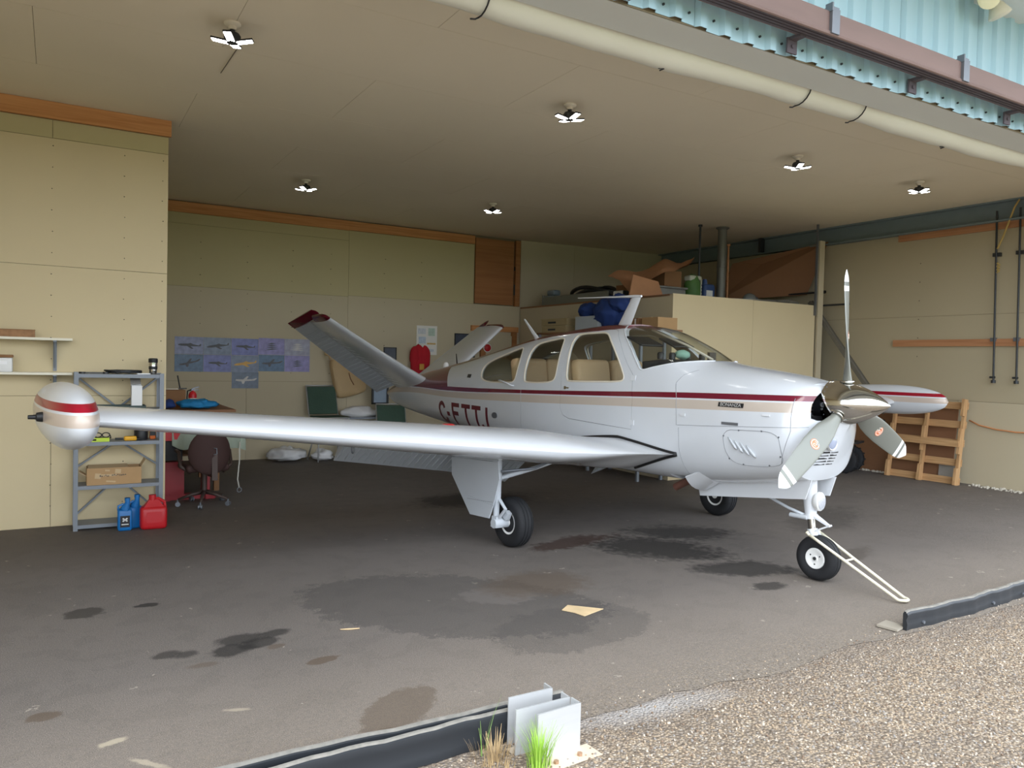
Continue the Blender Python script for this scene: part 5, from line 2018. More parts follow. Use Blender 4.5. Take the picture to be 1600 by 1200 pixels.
MB().box((-.05, .0, .164), (.34, .19, .003), (radians(3), 0, 0)).build('top_flap', CARD_L, t)
MB().box((-.265, -.02, .11), (.07, .17, .004), (0, radians(35), 0)).build('side_flap', CARD_L, t)
MB().box((-.05, -.1032, .09), (.14, .001, .02)).build('tape_patch', CARD_L, t)
mk = MB()
rp = random.Random(11)
x = -.12
while x < .10:
    w2 = rp.uniform(.006, .014)
    mk.box((x, -.1034, .088 + .03 * x + rp.uniform(-.004, .004)), (w2, .001, rp.uniform(.006, .014)), (0, rp.uniform(-.5, .5), 0))
    x += w2 + rp.uniform(.003, .008) + (.018 if abs(x + .05) < .01 else 0)
mk.build('faded_print', DARKSTEEL, t)
for (x, z, w2, h2) in ((-.14, .085, .05, .05), (.03, .125, .05, .04), (-.06, .135, .04, .015), (-.03, .03, .08, .015)):
    MB().box((x, -.1032, z), (w2, .001, h2), (0, .1, 0)).build('tape_patch', CARD_L, t)

def jug(name, label, x, y, m_, s, rot, labelm=None):
    t = thing(name, label, 'bottle', (x, y, 0), rot)
    b_ = MB()
    b_.rbox((0, 0, .095 * s), (.115 * s, .075 * s, .19 * s), .02 * s)
    b_.cyl((-.0 * s, 0, .18 * s), (.02 * s, 0, .24 * s), .045 * s, .02 * s, n=14)
    b_.cyl((.02 * s, 0, .235 * s), (.02 * s, 0, .265 * s), .02 * s, n=12)
    b_.tube([(-.05 * s, 0, .18 * s), (-.052 * s, 0, .215 * s), (-.01 * s, 0, .235 * s)], .010 * s, 8)
    b_.build('jug_body', m_, t, 40)
    MB().cyl((.02 * s, 0, .262 * s), (.02 * s, 0, .285 * s), .023 * s, n=12).build('screw_cap', m_, t, 40)
    if labelm:
        MB().box((0, -.0385 * s, .085 * s), (.075 * s, .002, .10 * s)).build('front_label', labelm, t)
        MB().box((0, -.040 * s, .10 * s), (.045 * s, .002, .012 * s), (0, radians(35), 0)).box((0, -.040 * s, .10 * s), (.045 * s, .002, .012 * s), (0, radians(-35), 0)).build('label_print', WHITEP, t)
        MB().box((0, -.040 * s, .06 * s), (.055 * s, .002, .008 * s)).build('label_line', WHITEP, t)
    return t
jug('oil_jug', 'blue oil jug with a dark label standing on the floor before the shelving unit', .555, 8.06, BLUEP, 1.08, 0, BLACK)
jug('oil_jug', 'plain blue oil jug standing close behind the labelled one', .645, 8.145, BLUEP, 1.12, .3)
t = thing('fuel_can', 'red plastic fuel can on the floor at the foot of the shelving unit', 'fuel can', (.80, 8.05, 0))
b_ = MB()
b_.rbox((0, 0, .11), (.235, .14, .22), .035)
vs = MB().box((0, 0, .245), (.18, .11, .07), None, 0, .45)
b_.add(vs.v, vs.f)
b_.tube([(.10, 0, .19), (.095, 0, .25), (.04, 0, .285), (0, 0, .285)], .017, 8)
b_.build('can_body', RED, t, 40)
MB().cyl((-.01, 0, .27), (-.01, 0, .325), .032, n=16).build('screw_cap', RED, t, 40)
MB().box((0, -.072, .12), (.13, .004, .10)).build('embossed_panel', RED, t)

# -------- posters
def poster(x, z, w, h, m_, label, kind, body, k=1.0, rot=0):
    t = thing('poster', label, 'poster', (x, Y_BACK - .001, z))
    sh = MB().box((0, -.002, 0), (w - .004, .003, h - .004))
    sh.build('sheet', m_, t)
    pr = MB()
    def poly(P, zz=-.0042):
        c_, s_ = cos(rot), sin(rot)
        pr.add([(k * w * (c_ * a - s_ * b_ * .6), zz, k * w * (s_ * a + c_ * b_ * .8)) for a, b_ in P], [tuple(range(len(P)))])
    if kind == 'side':
        poly([(-.38, .02), (-.30, .06), (-.05, .08), (.05, .12), (.13, .07), (.34, .03), (.38, .10), (.42, .10), (.40, .0), (.2, -.03), (-.25, -.04), (-.37, -.02)])
        poly([(-.12, .0), (.02, -.0), (.16, -.14), (.08, -.15)], -.0047)
    elif kind == 'top':
        poly([(-.36, -.06), (-.34, .0), (.25, .08), (.40, .16), (.44, .14), (.34, .03), (-.2, -.08)])
        poly([(-.10, .0), (.04, .02), (.12, .20), (.06, .21)], -.0047)
        poly([(-.14, -.05), (.0, -.05), (-.04, -.18), (-.10, -.18)], -.0047)
    else:
        for q in range(4):
            o = .09 * (q - 1.5)
            poly([(-.30 + .04 * q, o - .02), (.0, o + .045), (.28 - .03 * q, o - .01), (.1, o - .02), (0, o - .03)], -.0042 - .0002 * q)
    pr.build('printed_aircraft', body, t)
def pmat(name, c0, c1, sc=9):
    return mat(name, c0, .45, var=.45, scale=sc, coat=.2)
PM = [mat('poster_blue_grey', rgb(132, 138, 168), .4, var=.5, scale=14), mat('poster_slate', rgb(120, 132, 152), .4, var=.5, scale=13), mat('poster_periwinkle', rgb(112, 118, 172), .4, var=.5, scale=13),
      mat('poster_lilac', rgb(136, 130, 176), .4, var=.5, scale=13), mat('poster_haze', rgb(150, 150, 166), .4, var=.5, scale=13), mat('poster_teal', rgb(86, 112, 138), .4, var=.5, scale=13), mat('poster_steel', rgb(104, 116, 132), .4, var=.5, scale=13)]
AG = mat('printed_grey_aircraft', rgb(78, 80, 84), .5, var=.4, scale=20)
AL = mat('printed_pale_aircraft', rgb(196, 192, 186), .5, var=.3, scale=20)
AY = mat('printed_yellow_aircraft', rgb(206, 160, 78), .5, var=.25, scale=20)
w_, h_ = .415, .27
rows = [
    [(PM[0], 'side', AG, 'blue-grey aircraft poster, far left of the upper row', 1), (PM[1], 'side', AG, 'slate aircraft poster, second from left in the upper row', 1), (PM[2], 'side', AG, 'purple-blue aircraft poster in the middle of the upper row', .9),
     (PM[3], 'many', AG, 'lilac poster of stacked aircraft, fourth in the upper row', 1), (PM[4], 'many', AL, 'hazy pale aircraft poster, right end of the upper row', 1)],
    [(PM[5], 'top', AG, 'teal aircraft poster, far left of the lower row', .95), (PM[2], 'side', AG, 'violet poster with dark aircraft, second in the lower row', .85), (PM[1], 'side', AY, 'poster of an orange-yellow aircraft in the middle of the lower row', 1.05),
     (PM[5], 'top', AG, 'light blue poster of a banking grey aircraft, fourth in the lower row', 1), (PM[3], 'many', AG, 'purple mottled aircraft poster, right end of the lower row', .9)]]
for r, row in enumerate(rows):
    for c, (m_, k_, bm_, lb, kk) in enumerate(row):
        poster(1.535 + w_ * (c + .5), 1.805 - h_ * r + (.02 if c > 2 else 0), w_, h_, m_, lb, k_, bm_, kk, .12 if (c + r) % 2 else -.05)
poster(2.58, 1.275, w_, .26, PM[6], 'grey-blue aircraft poster hanging alone under the two rows', 'top', AL, 1, -.1)
t = thing('wall_chart', 'white paper chart with small coloured maps on the back wall', 'chart', (5.72, Y_BACK - .001, 2.02))
MB().box((0, -.002, 0), (.40, .003, .52)).build('sheet', mat('chart_paper', rgb(226, 224, 216), .7, var=.04), t)
for (x, z, w2, h2, m_) in ((-.10, .16, .15, .10, 'map_grey'), (.09, .15, .13, .14, 'map_green'), (-.09, .0, .14, .12, 'map_blue'), (.09, -.06, .17, .03, 'map_tan'), (0, -.18, .28, .05, 'map_grey')):
    MB().box((x, -.0040, z), (w2, .0015, h2)).build('printed_map', mat(m_, {'map_grey': rgb(200, 204, 206), 'map_green': rgb(180, 200, 184), 'map_blue': rgb(188, 202, 214), 'map_tan': rgb(204, 172, 110)}[m_], .7, var=.3, scale=30), t)
for (x, z, s, lb) in ((5.02, 1.75, .22, 'small dark framed picture low on the back wall behind the tail fin'), (6.48, 1.95, .40, 'dark framed picture behind the far tail fin beside the wooden cupboard frame')):
    t = thing('framed_picture', lb, 'picture', (x, Y_BACK - .001, z))
    MB().box((0, -.008, 0), (s, .012, s * 1.05)).build('picture', mat('dark_picture', rgb(60, 66, 80), .3, var=.6, scale=9), t)
    for q in (-1, 1):
        MB().box((q * s / 2, -.012, 0), (.018, .02, s * 1.09)).build('frame_side', BLACK, t)
        MB().box((0, -.012, q * s * .525), (s + .018, .02, .018)).build('frame_rail', BLACK, t)

# loft hatch and the wooden frame on the back wall
t = thing('loft_hatch', 'varnished brown plywood loft hatch under the ceiling with black hinges', 'hatch', (7.1, Y_BACK - .001, 2.74))
MB().box((-.03, -.015, .61), (.82, .03, 1.21)).build('hatch_panel', DOORW, t)
MB().box((.46, -.03, .61), (.10, .06, 1.24)).build('hatch_post', DOORW, t)
MB().box((.41, -.033, .30), (.025, .02, .20)).cyl((.40, -.04, .20), (.40, -.04, .40), .012, n=8).build('latch', BLACK, t)
MB().box((.41, -.033, .70), (.03, .02, .07)).build('hinge', BLACK, t)
t = thing('wooden_frame', 'brown timber cupboard frame with a pale panel on the back wall', 'cupboard', (7.1, Y_BACK - .001, 1.1))
MB().box((0, -.03, 1.18), (1.0, .06, .10)).build('top_rail', PINE, t)
for x in (-.25, .42):
    MB().box((x, -.03, .58), (.10, .06, 1.12)).build('stile', DOORW, t)
MB().box((.085, -.02, .80), (.58, .03, .52)).build('pale_panel', DRY_P, t)
MB().box((.085, -.03, .50), (.58, .05, .08)).build('bottom_rail', PINE, t)
t = thing('red_alarm_bell', 'small red and white alarm bell on the wooden cupboard frame', 'alarm', (6.93, Y_BACK - .06, 1.92))
MB().lathe([(.07, 0), (.065, -.03), (.03, -.05), (0, -.052)], (0, 0, 0), 'Y', 16).build('bell', RED, t, 40)
MB().lathe([(.085, .0), (.085, -.008), (.0, -.008)], (0, 0, 0), 'Y', 16).build('back_plate', WHITEP, t, 40)

# hanging things on the back wall
t = thing('life_vest', 'red life vest hanging on a nail of the back wall', 'vest', (5.55, Y_BACK - .07, 1.87))
b_ = MB()
b_.lump((0, 0, -.28), (.17, .055, .32), 4, .16, 2.2, 24, 18)
b_.lump((-.10, -.015, -.15), (.09, .05, .19), 5, .14, 2)
b_.lump((.11, -.015, -.17), (.10, .05, .22), 6, .14, 2)
b_.build('vest_body', REDCLOTH, t, 180)
MB().rbox((.02, -.075, -.33), (.09, .02, .11), .01).build('gold_badge', mat('gold_patch', rgb(206, 150, 60), .6), t, 40)
MB().tube([(-.05, .0, -.02), (-.02, .03, .05), (0, .06, .07), (.03, .03, .04), (.05, 0, -.02)], .014, 8).build('neck_strap', BLACK, t, 180)
t = thing('canvas_cover', 'tan padded canvas cover hanging crooked on the back wall behind the tail fin', 'cover', (4.12, Y_BACK - .10, 1.30))
P = [(-.21, .36), (-.05, .30), (.42, -.02), (.44, -.16), (.38, -.22), (.0, -.32), (-.09, -.28), (-.17, .08)]
P = chaikin(P, 2)
b_ = MB()
cen = Vector((.08, -.05, .0))
n = len(P)
vs = []
for sc_, d in ((1, .03), (1.0, -.03), (.92, -.07), (.6, -.09)):
    vs += [(cen.x + (a - cen.x) * sc_, d + .01 * sin(a * 20), cen.z + (c - cen.z) * sc_) for a, c in P]
fs = [(i * n + k, i * n + (k + 1) % n, (i + 1) * n + (k + 1) % n, (i + 1) * n + k) for i in range(3) for k in range(n)] + [tuple(reversed(range(n))), tuple(range(3 * n, 4 * n))]
b_.add(vs, fs)
b_.build('quilted_pad', TAN, t, 50)
MB().tube([(-.20, -.02, .34), (-.22, -.03, .40), (-.27, .02, .42), (-.24, .05, .47)], .02, 8).build('tie_strap', TAN, t, 180)
MB().tube([(.10, -.095, .12), (.13, -.097, .02), (.19, -.095, -.08)], .008, 6).build('seam_piping', CARD_D, t, 180)

# lawn chairs at the back
def lawn_chair(x, y, rot, label, zseat=.42):
    t = thing('lawn_chair', label, 'chair', (x, y, 0), rot, 'green lawn chairs along the back wall')
    fr = MB()
    for s in (-1, 1):
        fr.tube([(s * .25, -.22, .0), (s * .25, -.24, zseat), (s * .25, .18, zseat - .02), (s * .25, .34, zseat + .50)], .012, 8)
        fr.tube([(s * .25, .22, 0), (s * .25, -.20, zseat - .03)], .012, 8)
    fr.tube([(-.25, -.24, zseat), (.25, -.24, zseat)], .012, 8)
    fr.tube([(-.25, .34, zseat + .50), (.25, .34, zseat + .50)], .012, 8)
    fr.build('frame', ALU, t, 180)
    MB().box((0, -.03, zseat + .005), (.48, .40, .022)).build('seat', GREENCL, t)
    MB().box((0, .255, zseat + .26), (.48, .022, .46), (radians(-17), 0, 0)).build('backrest', GREENCL, t)
    return t
lawn_chair(3.80, 12.30, .10, 'green lawn chair under the tan canvas cover', .70)
lawn_chair(4.86, 12.04, -.12, 'green lawn chair nearest the tail cone of the airplane', .40)
t = thing('picture_frame', 'dark frame with a pale blue sheet leaning behind the tail cone', 'frame', (4.78, 12.55, .93))
MB().box((0, .01, .13), (.26, .01, .28)).build('sheet', mat('pale_blue_sheet', rgb(140, 158, 176), .5, var=.2), t)
for q in (-1, 1):
    MB().box((q * .135, 0, .13), (.03, .03, .34)).build('frame_side', BLACK, t)
    MB().box((0, 0, .13 + q * .155), (.30, .03, .03)).build('frame_rail', BLACK, t)
t = thing('low_bench', 'low grey bench along the back wall, mostly hidden by the wing', 'bench', (4.6, 12.56, 0))
MB().box((0, 0, .66), (1.1, .26, .03)).build('bench_top', SHELFGREY, t)
for x in (-.5, .5):
    MB().box((x, 0, .32), (.04, .24, .65)).build('leg', SHELFGREY, t)
BAG = mat('translucent_bag', rgb(206, 206, 206), .35, var=.12, scale=6)
for (x, y, r, sd, lb) in ((3.15, 12.35, (.29, .22, .15), 1, 'white plastic bag on the floor by the back wall, left of the pair'), (3.70, 12.25, (.17, .15, .12), 8, 'smaller white plastic bag on the floor beside the bigger one')):
    t = MB().lump((0, 0, r[2] * .55), r, sd, .30, 2.6, 30, 20, 0, .55).build('plastic_bag', BAG, None, 180, (x, y, .0))
    tag(t, lb, 'bag')
t = MB().lump((0, 0, .0), (.34, .12, .13), 12, .28, 2.6, 26, 16, 0, .5).build('plastic_bag', BAG, None, 180, (4.42, 12.56, .73))
tag(t, 'white plastic bag lying on the low bench between the green chairs', 'bag')

# -------- left corner of the tail bay: bench, chair, red press, cover
t = thing('workbench', 'workbench with a brown plywood top behind the shelving unit', 'workbench', (1.48, 10.6, 0))
MB().box((0, 0, .985), (.86, 1.3, .03)).build('bench_top', PLY, t)
for x in (-.38, .22):
    for y in (-.58, .58):
        MB().box((x, y, .485), (.06, .06, .97)).build('leg', CARD_D, t)
MB().box((-.08, 0, .45), (.62, 1.2, .02)).build('lower_shelf', PLY, t)
t = thing('cardboard_box', 'flat-topped cardboard carton on the workbench in the left corner', 'box', (1.24, 10.55, 1.0))
MB().box((0, 0, .11), (.30, .28, .22)).build('carton', CARD_D, t)
MB().box((-.03, 0, .228), (.22, .05, .012)).build('tape', mat('packing_tape', rgb(216, 206, 184), .5), t)
MB().box((.13, 0, .235), (.10, .03, .012)).cyl((.10, .0, .24), (.07, 0, .40), .008, n=6).build('handle_rod', DARKSTEEL, t)
t = MB().lump((0, 0, .045), (.22, .13, .075), 9, .35, 3.2, 30, 18, 0, .5).build('blue_rag', mat('bright_blue_rag', rgb(24, 120, 172), .7, var=.25, scale=20), None, 180, (1.49, 10.15, 1.0))
tag(t, 'crumpled bright blue rag heap on the workbench edge', 'rag')
t = MB().lump((0, 0, .045), (.08, .10, .07), 2, .2, 2.5, 20, 12, 0, .5).build('blue_cloth', BLUECLOTH, None, 180, (1.16, 10.15, 1.0))
tag(t, 'small dark blue cloth on the workbench beside the shelving unit', 'cloth')
t = thing('fire_extinguisher', 'small red fire extinguisher on the workbench among the blue rags', 'extinguisher', (1.47, 10.40, 1.0))
MB().lathe([(.045, 0), (.05, .01), (.05, .16), (.035, .195), (.018, .205), (.018, .22)], (0, 0, 0), 'Z', 18).build('cylinder', RED, t, 40)
MB().box((0, 0, .225), (.035, .035, .02)).box((.03, 0, .25), (.09, .018, .012), (0, -.3, 0)).box((.035, 0, .225), (.07, .018, .010)).build('valve_head', STEEL, t)
MB().tube([(-.018, 0, .225), (-.06, 0, .21), (-.066, 0, .12), (-.06, 0, .05)], .009, 8).build('hose', BLACK, t, 180)
MB().lathe([(.0505, .06), (.0512, .062), (.0512, .12), (.0505, .122)], (0, 0, 0), 'Z', 18).build('paper_label', mat('green_white_label', rgb(210, 220, 200), .6), t, 40)
t = thing('white_cup', 'small white cup on the workbench in front of the extinguisher', 'cup', (1.56, 10.34, 1.0))
MB().lathe([(.035, 0), (.042, .09), (.038, .09), (.032, .01), (0, .01)], (0, 0, 0), 'Z', 16).build('cup', WHITEP, t, 40)
# red shop press base with post
t = thing('red_tool_stand', 'red steel tool stand on floor bars behind the swivel chair', 'tool stand', (1.30, 9.55, 0))
REDST = mat('red_enamel', rgb(150, 20, 30), .4, var=.1)
MB().box((0, 0, .03), (.62, .10, .06)).box((-.24, .1, .03), (.10, .4, .06)).box((.24, .1, .03), (.10, .4, .06)).build('floor_bars', REDST, t)
MB().box((.20, 0, .28), (.09, .08, .46)).build('post', REDST, t)
MB().box((-.17, .05, .25), (.26, .24, .38)).build('lower_cabinet', REDST, t)
MB().box((-.17, .05, .57), (.22, .22, .22)).build('upper_case', BLACK, t)
MB().box((-.15, .0, .74), (.30, .24, .10)).build('red_lid', RED, t)
# sheet over it
b_ = MB()
nx, ny = 30, 16
vs = []
for j in range(ny + 1):
    for i in range(nx + 1):
        u, v = i / nx, j / ny
        x = -.40 + .80 * u
        if v < .45:
            y, z = .32 - .62 * (v / .45), .0
        else:
            f = (v - .45) / .55
            y, z = -.30 - .03 * f + .03 * sin(u * 21 + f), -(.17 + .035 * sin(u * 9) + .05 * u * u) * f
        z += .018 * sin(u * 13 + v * 3) * v + .02 * mnoise.noise(Vector((u * 5, v * 4, 2))) - .05 * abs(u - .4) ** 2
        vs.append((x, y, z))
fs = [(j * (nx + 1) + i, j * (nx + 1) + i + 1, (j + 1) * (nx + 1) + i + 1, (j + 1) * (nx + 1) + i) for j in range(ny) for i in range(nx)]
vs2 = [(p[0], p[1] + .004, p[2] - .006) for p in vs]
N = len(vs)
b_.add(vs + vs2, fs + [tuple(N + q for q in reversed(f)) for f in fs])
t = thing('cloth_cover', 'grey-green cloth cover draped behind the brown swivel chair', 'cover', (1.52, 9.72, .82))
b_.build('draped_sheet', mat('grey_green_cloth', rgb(152, 162, 146), .85, var=.1, bump=.2), t, 180)
MB().tube([(.33, -.33, -.16), (.33, -.335, -.35), (.31, -.335, -.60), (.33, -.335, -.70)], .013, 6, flat=.4).build('hanging_strap', mat('pale_webbing', rgb(190, 188, 176), .8), t, 180)
MB().tube([(.33 + .025 * cos(a), -.335, -.725 + .028 * sin(a)) for a in frange(0, 2 * pi, 11)[:-1]], .006, 6, closed=True).build('strap_hook', STEEL, t, 180)
# swivel chair seen from behind
t = thing('swivel_chair', 'brown round-backed swivel chair on a five-star base, back turned', 'chair', (1.43, 8.98, 0), radians(6))
CH = mat('brown_upholstery', rgb(58, 36, 32), .8, var=.12)
CHM = mat('brown_chair_metal', rgb(70, 56, 50), .5, metal=.3)
def disk(p):
    q = Vector(p)
    return Vector((q.x, q.y + .06 * (q.x / .24) ** 2, q.z * (1.06 if q.z > 0 else .94)))
MB().sphere((0, -.12, .60), (.225, .05, .25), 28, 18, 0, disk).build('backrest', CH, t, 180)
MB().rbox((0, .16, .43), (.46, .44, .09), .04).build('seat', CH, t, 40)
MB().box((.03, -.165, .48), (.06, .018, .34), (radians(-4), 0, 0)).box((.03, -.02, .35), (.06, .30, .018)).build('back_bar', CHM, t)
MB().tube([(.015, -.178, .66), (.045, -.182, .66), (.05, -.182, .60), (.015, -.182, .59)], .006, 6).build('tension_knob', STEEL, t, 180)
for s in (-1, 1):
    MB().tube([(s * .17, .0, .38), (s * .27, .05, .45), (s * .27, .12, .60), (s * .26, .3, .60)], .02, 8).build('armrest', CHM, t, 180)
MB().cyl((0, .12, .12), (0, .12, .40), .03, n=14).build('pedestal', CHM, t, 40)
for k in range(5):
    a = 2 * pi * k / 5 + .55
    d = Vector((cos(a), sin(a), 0))
    o = Vector((0, .12, 0))
    MB().tube([o + Vector((0, 0, .15)), o + d * .12 + Vector((0, 0, .125)), o + d * .27 + Vector((0, 0, .075))], [.026, .02, .015], 8).build('star_arm', CHM, t, 180)
    c = MB()
    for s in (-1, 1):
        q = o + d * .275 + Vector((-d.y, d.x, 0)) * .013 * s
        c.cyl(q + Vector((-d.y, d.x, 0)) * -.008 + Vector((0, 0, .026)), q + Vector((-d.y, d.x, 0)) * .008 + Vector((0, 0, .026)), .026, n=12)
    c.cyl(o + d * .275 + Vector((0, 0, .02)), o + d * .275 + Vector((0, 0, .075)), .010, n=8)
    c.build('caster', STEEL, t, 40)

# -------- things stowed above the storage room
ZT = 2.715
t = thing('grey_carton_strip', 'long grey board standing along the edge of the storage roof', 'board', (7.76, 11.3, ZT))
MB().box((0, -.2, .08), (.03, 1.95, .16), (0, 0, 0)).box((0, .78, .10), (.05, .03, .20)).build('board', mat('grey_board', rgb(120, 120, 108), .8, var=.1), t)
t = thing('white_case', 'small white case with dark ends at the edge of the storage roof', 'case', (7.86, 9.9, ZT))
MB().rbox((0, 0, .075), (.16, .26, .14), .02).build('shell', WHITEP, t, 40)
for s in (-1, 1):
    MB().box((0, s * .135, .075), (.15, .02, .13)).build('end_cap', DARKSTEEL, t)
t = thing('coiled_hose', 'black coiled hose lying on the storage roof near the loft hatch', 'hose', (8.2, 11.15, ZT + .03))
for s in range(3):
    MB().tube([(.15 * cos(a), .62 * sin(a), .10 + .06 * s + .06 * sin(a * 2 + s)) for a in frange(0, 2 * pi, 25)[:-1]], .035, 8, closed=True).build('hose_loop', DARKSTEEL, t, 180)
t = thing('grey_scanner', 'small pale blue-grey device beside the coiled hose on the storage roof', 'device', (8.0, 12.1, ZT))
MB().rbox((0, 0, .13), (.22, .34, .16), .03).build('body', mat('pale_blue_grey', rgb(124, 140, 150), .5), t, 40)
MB().rbox((0, 0, .26), (.16, .24, .10), .03).build('lid', mat('pale_blue_grey', rgb(124, 140, 150), .5), t, 40)
t = thing('cardboard_box', 'small cardboard box on the storage roof next to the coiled hose', 'box', (8.35, 10.35, ZT))
MB().box((0, 0, .15), (.24, .34, .30)).build('carton', CARD_D, t)
MB().box((0, 0, .303), (.03, .34, .004)).build('tape', CARD_L, t)
# folded brown paper sheeting
t = thing('folded_cardboard', 'big creased sheet of brown cardboard propped over the grey bin', 'cardboard', (8.15, 9.55, ZT))
b_ = MB()
nx, ny = 18, 10
vs = []
for j in range(ny + 1):
    for i in range(nx + 1):
        u, v = i / nx, j / ny
        x = -.62 + 1.30 * u
        z = .36 + .34 * u - .28 * (1 - u) * v + .05 * sin(u * 9 + v * 4) + .03 * mnoise.noise(Vector((u * 6, v * 5, 1)))
        y = .30 - .60 * v + .03 * sin(u * 7)
        vs.append((x, y, z))
fs = [(j * (nx + 1) + i, j * (nx + 1) + i + 1, (j + 1) * (nx + 1) + i + 1, (j + 1) * (nx + 1) + i) for j in range(ny) for i in range(nx)]
N = len(vs)
b_.add(vs + [(p[0], p[1], p[2] - .012) for p in vs], fs + [tuple(N + q for q in reversed(f)) for f in fs])
b_.build('creased_sheet', mat('brown_paper', rgb(176, 128, 92), .85, var=.12, scale=6), t, 30)
MB().prism([(-.66, -.31, .02), (-.60, -.31, .33), (-.1, -.31, .26), (.0, -.31, .06), (-.1, -.31, .02)], (0, .025, 0)).build('turned_down_flap', mat('brown_paper', rgb(176, 128, 92)), t)
t = thing('cardboard_box', 'square cardboard box under the raised end of the brown cardboard sheet', 'box', (8.65, 9.75, ZT + .22))
MB().box((0, 0, .15), (.36, .36, .26)).build('carton', CARD_D, t)
MB().box((0, 0, .282), (.36, .05, .004)).build('tape', CARD_L, t)
t = thing('grey_bin', 'grey lidded plastic bin on the storage roof below the brown cardboard', 'bin', (8.48, 9.65, ZT))
MB().rbox((0, 0, .10), (.62, .50, .20), .03).build('bin_body', mat('grey_bin_plastic', rgb(126, 126, 122), .5), t, 40)
MB().rbox((0, 0, .21), (.66, .54, .03), .012).build('bin_lid', mat('grey_bin_plastic', rgb(126, 126, 122), .5), t, 40)
t = thing('green_sack', 'green and white printed sack standing on the storage roof', 'sack', (9.02, 9.5, ZT))
b_ = MB()
b_.lump((0, 0, .22), (.15, .13, .25), 6, .10, 2, 24, 16, 0, .15)
b_.build('sack_body', mat('green_print', rgb(78, 118, 62), .6, var=.2, scale=5), t, 180)
MB().rbox((0, 0, .40), (.27, .16, .09), .03).build('pale_top', mat('sack_white', rgb(186, 190, 174), .6), t, 40)
MB().rbox((.075, -.118, .21), (.05, .012, .34), .005, (0, 0, .5)).build('white_print_strip', mat('sack_white', rgb(186, 190, 174)), t, 40)
for k in range(4):
    MB().box((.078, -.126, .12 + .055 * k), (.024, .004, .026), (0, 0, .5)).build('dark_print', DARKSTEEL, t)
t = thing('blue_jug', 'blue jug with a white label on the storage roof between sack and stovepipe', 'jug', (9.42, 9.6, ZT))
MB().rbox((0, 0, .17), (.26, .20, .34), .05).build('jug_body', mat('dull_blue_plastic', rgb(52, 76, 124), .5), t, 40)
MB().cyl((-.04, 0, .33), (-.04, 0, .42), .05, .035, n=14).build('neck', mat('dull_blue_plastic', rgb(52, 76, 124)), t, 40)
MB().box((-.02, -.102, .17), (.14, .004, .12)).build('paper_label', WHITEP, t)
t = thing('stovepipe', 'grey metal stovepipe rising from the storage roof to the ceiling', 'pipe', (9.66, 9.5, ZT))
PIPE = mat('stovepipe_grey', rgb(110, 110, 104), .5, metal=.4, var=.15)
MB().cyl((0, 0, 0), (0, 0, 1.30), .075, n=20).build('pipe', PIPE, t, 40)
MB().lathe([(.11, 1.285), (.11, 1.30), (.075, 1.26)], (0, 0, 0), 'Z', 20).build('collar', PIPE, t, 40)
for z in (.02, .62):
    MB().lathe([(.075, z), (.079, z + .005), (.079, z + .03), (.075, z + .035)], (0, 0, 0), 'Z', 20).build('joint_band', PIPE, t, 40)
for (x, y, z1, lb) in ((9.17, 9.52, 1.30, 'thin dark rod hanging from the ceiling left of the stovepipe'), (9.86, 9.55, 1.05, 'thin brown rod standing right of the stovepipe')):
    t = MB().cyl((0, 0, 0 if z1 > 1.2 else 0), (0, 0, z1), .018, n=10).cyl((0, 0, z1 - .03), (0, 0, z1), .035, n=10).build('thin_rod', [DARKSTEEL if z1 > 1.2 else PINE_Y], None, 40, (x, y, ZT))
    tag(t, lb, 'rod')
t = thing('leaning_panel', 'large brown hardboard panel leaning against the right-hand wall above the storage room', 'panel', (10.85, 9.7, ZT))
b_ = MB()
b_.prism([(-.45, .6, .16), (.18, -.85, .22), (.30, -1.15, 1.10), (.12, -.15, .98), (-.15, .55, .86)], (.012, .01, 0))
b_.build('hardboard_sheet', PLY, t)
t = thing('glass_jar', 'dusty clear glass jar lying on the storage roof in front of the hardboard panel', 'jar', (10.3, 9.45, ZT + .02))
MB().sphere((0, 0, .12), (.13, .10, .10), 18, 12).build('jar', mat('dusty_glass', rgb(120, 124, 122), .2, var=.2), t, 180)
MB().cyl((.12, 0, .12), (.16, 0, .12), .05, n=14).build('jar_lid', STEEL, t, 40)
for k, (y, z, ln, rz, m_, lb) in enumerate(((9.25, .03, 1.5, .03, PINE, 'lowest pine plank at the edge of the storage roof'), (9.32, .10, 1.3, -.05, mat('white_trim_board', rgb(198, 194, 184), .6), 'white trim board lying on the pine plank of the storage roof'),
                                           (9.05, .06, 1.15, .10, PINE_Y, 'dull brown plank at the right end of the storage roof'))):
    t = MB().box((0, 0, 0), (ln, .14, .035), (0, radians(-1.5), rz)).build('plank', m_, None, None, (10.05 + .12 * k, y, ZT + z))
    tag(t, lb, 'plank', 'planks on the storage roof')
t = MB().tube([(9.55, 8.9, ZT + .02), (9.9, 8.75, ZT + .04), (10.2, 8.78, ZT + .045), (10.3, 8.62, ZT + .04), (10.5, 8.6, ZT + .02)], [.02, .03, .035, .05, .03], 8).build('pipe_clamp', mat('grey_metal_worn', rgb(130, 128, 122), .5, metal=.5))
tag(t, 'grey pipe clamp tool lying along the front edge of the storage roof', 'clamp')
for (z, y0, lb) in ((.235, 8.75, 'upper dark rod sticking out from the storage roof by the post'), (.012, 8.20, 'lower dark rod sticking out from the storage roof by the post')):
    t = MB().cyl((10.92, y0 - .35 if y0 > 8.5 else y0 - .25, ZT + z), (10.92, 9.6, ZT + z), .016, n=8).cyl((10.92, y0 - .35 if y0 > 8.5 else y0 - .25, ZT + z), (10.92, (y0 - .29 if y0 > 8.5 else y0 - .19), ZT + z), .026, n=8).build('steel_rod', DARKSTEEL, None, 40)
    tag(t, lb, 'rod')

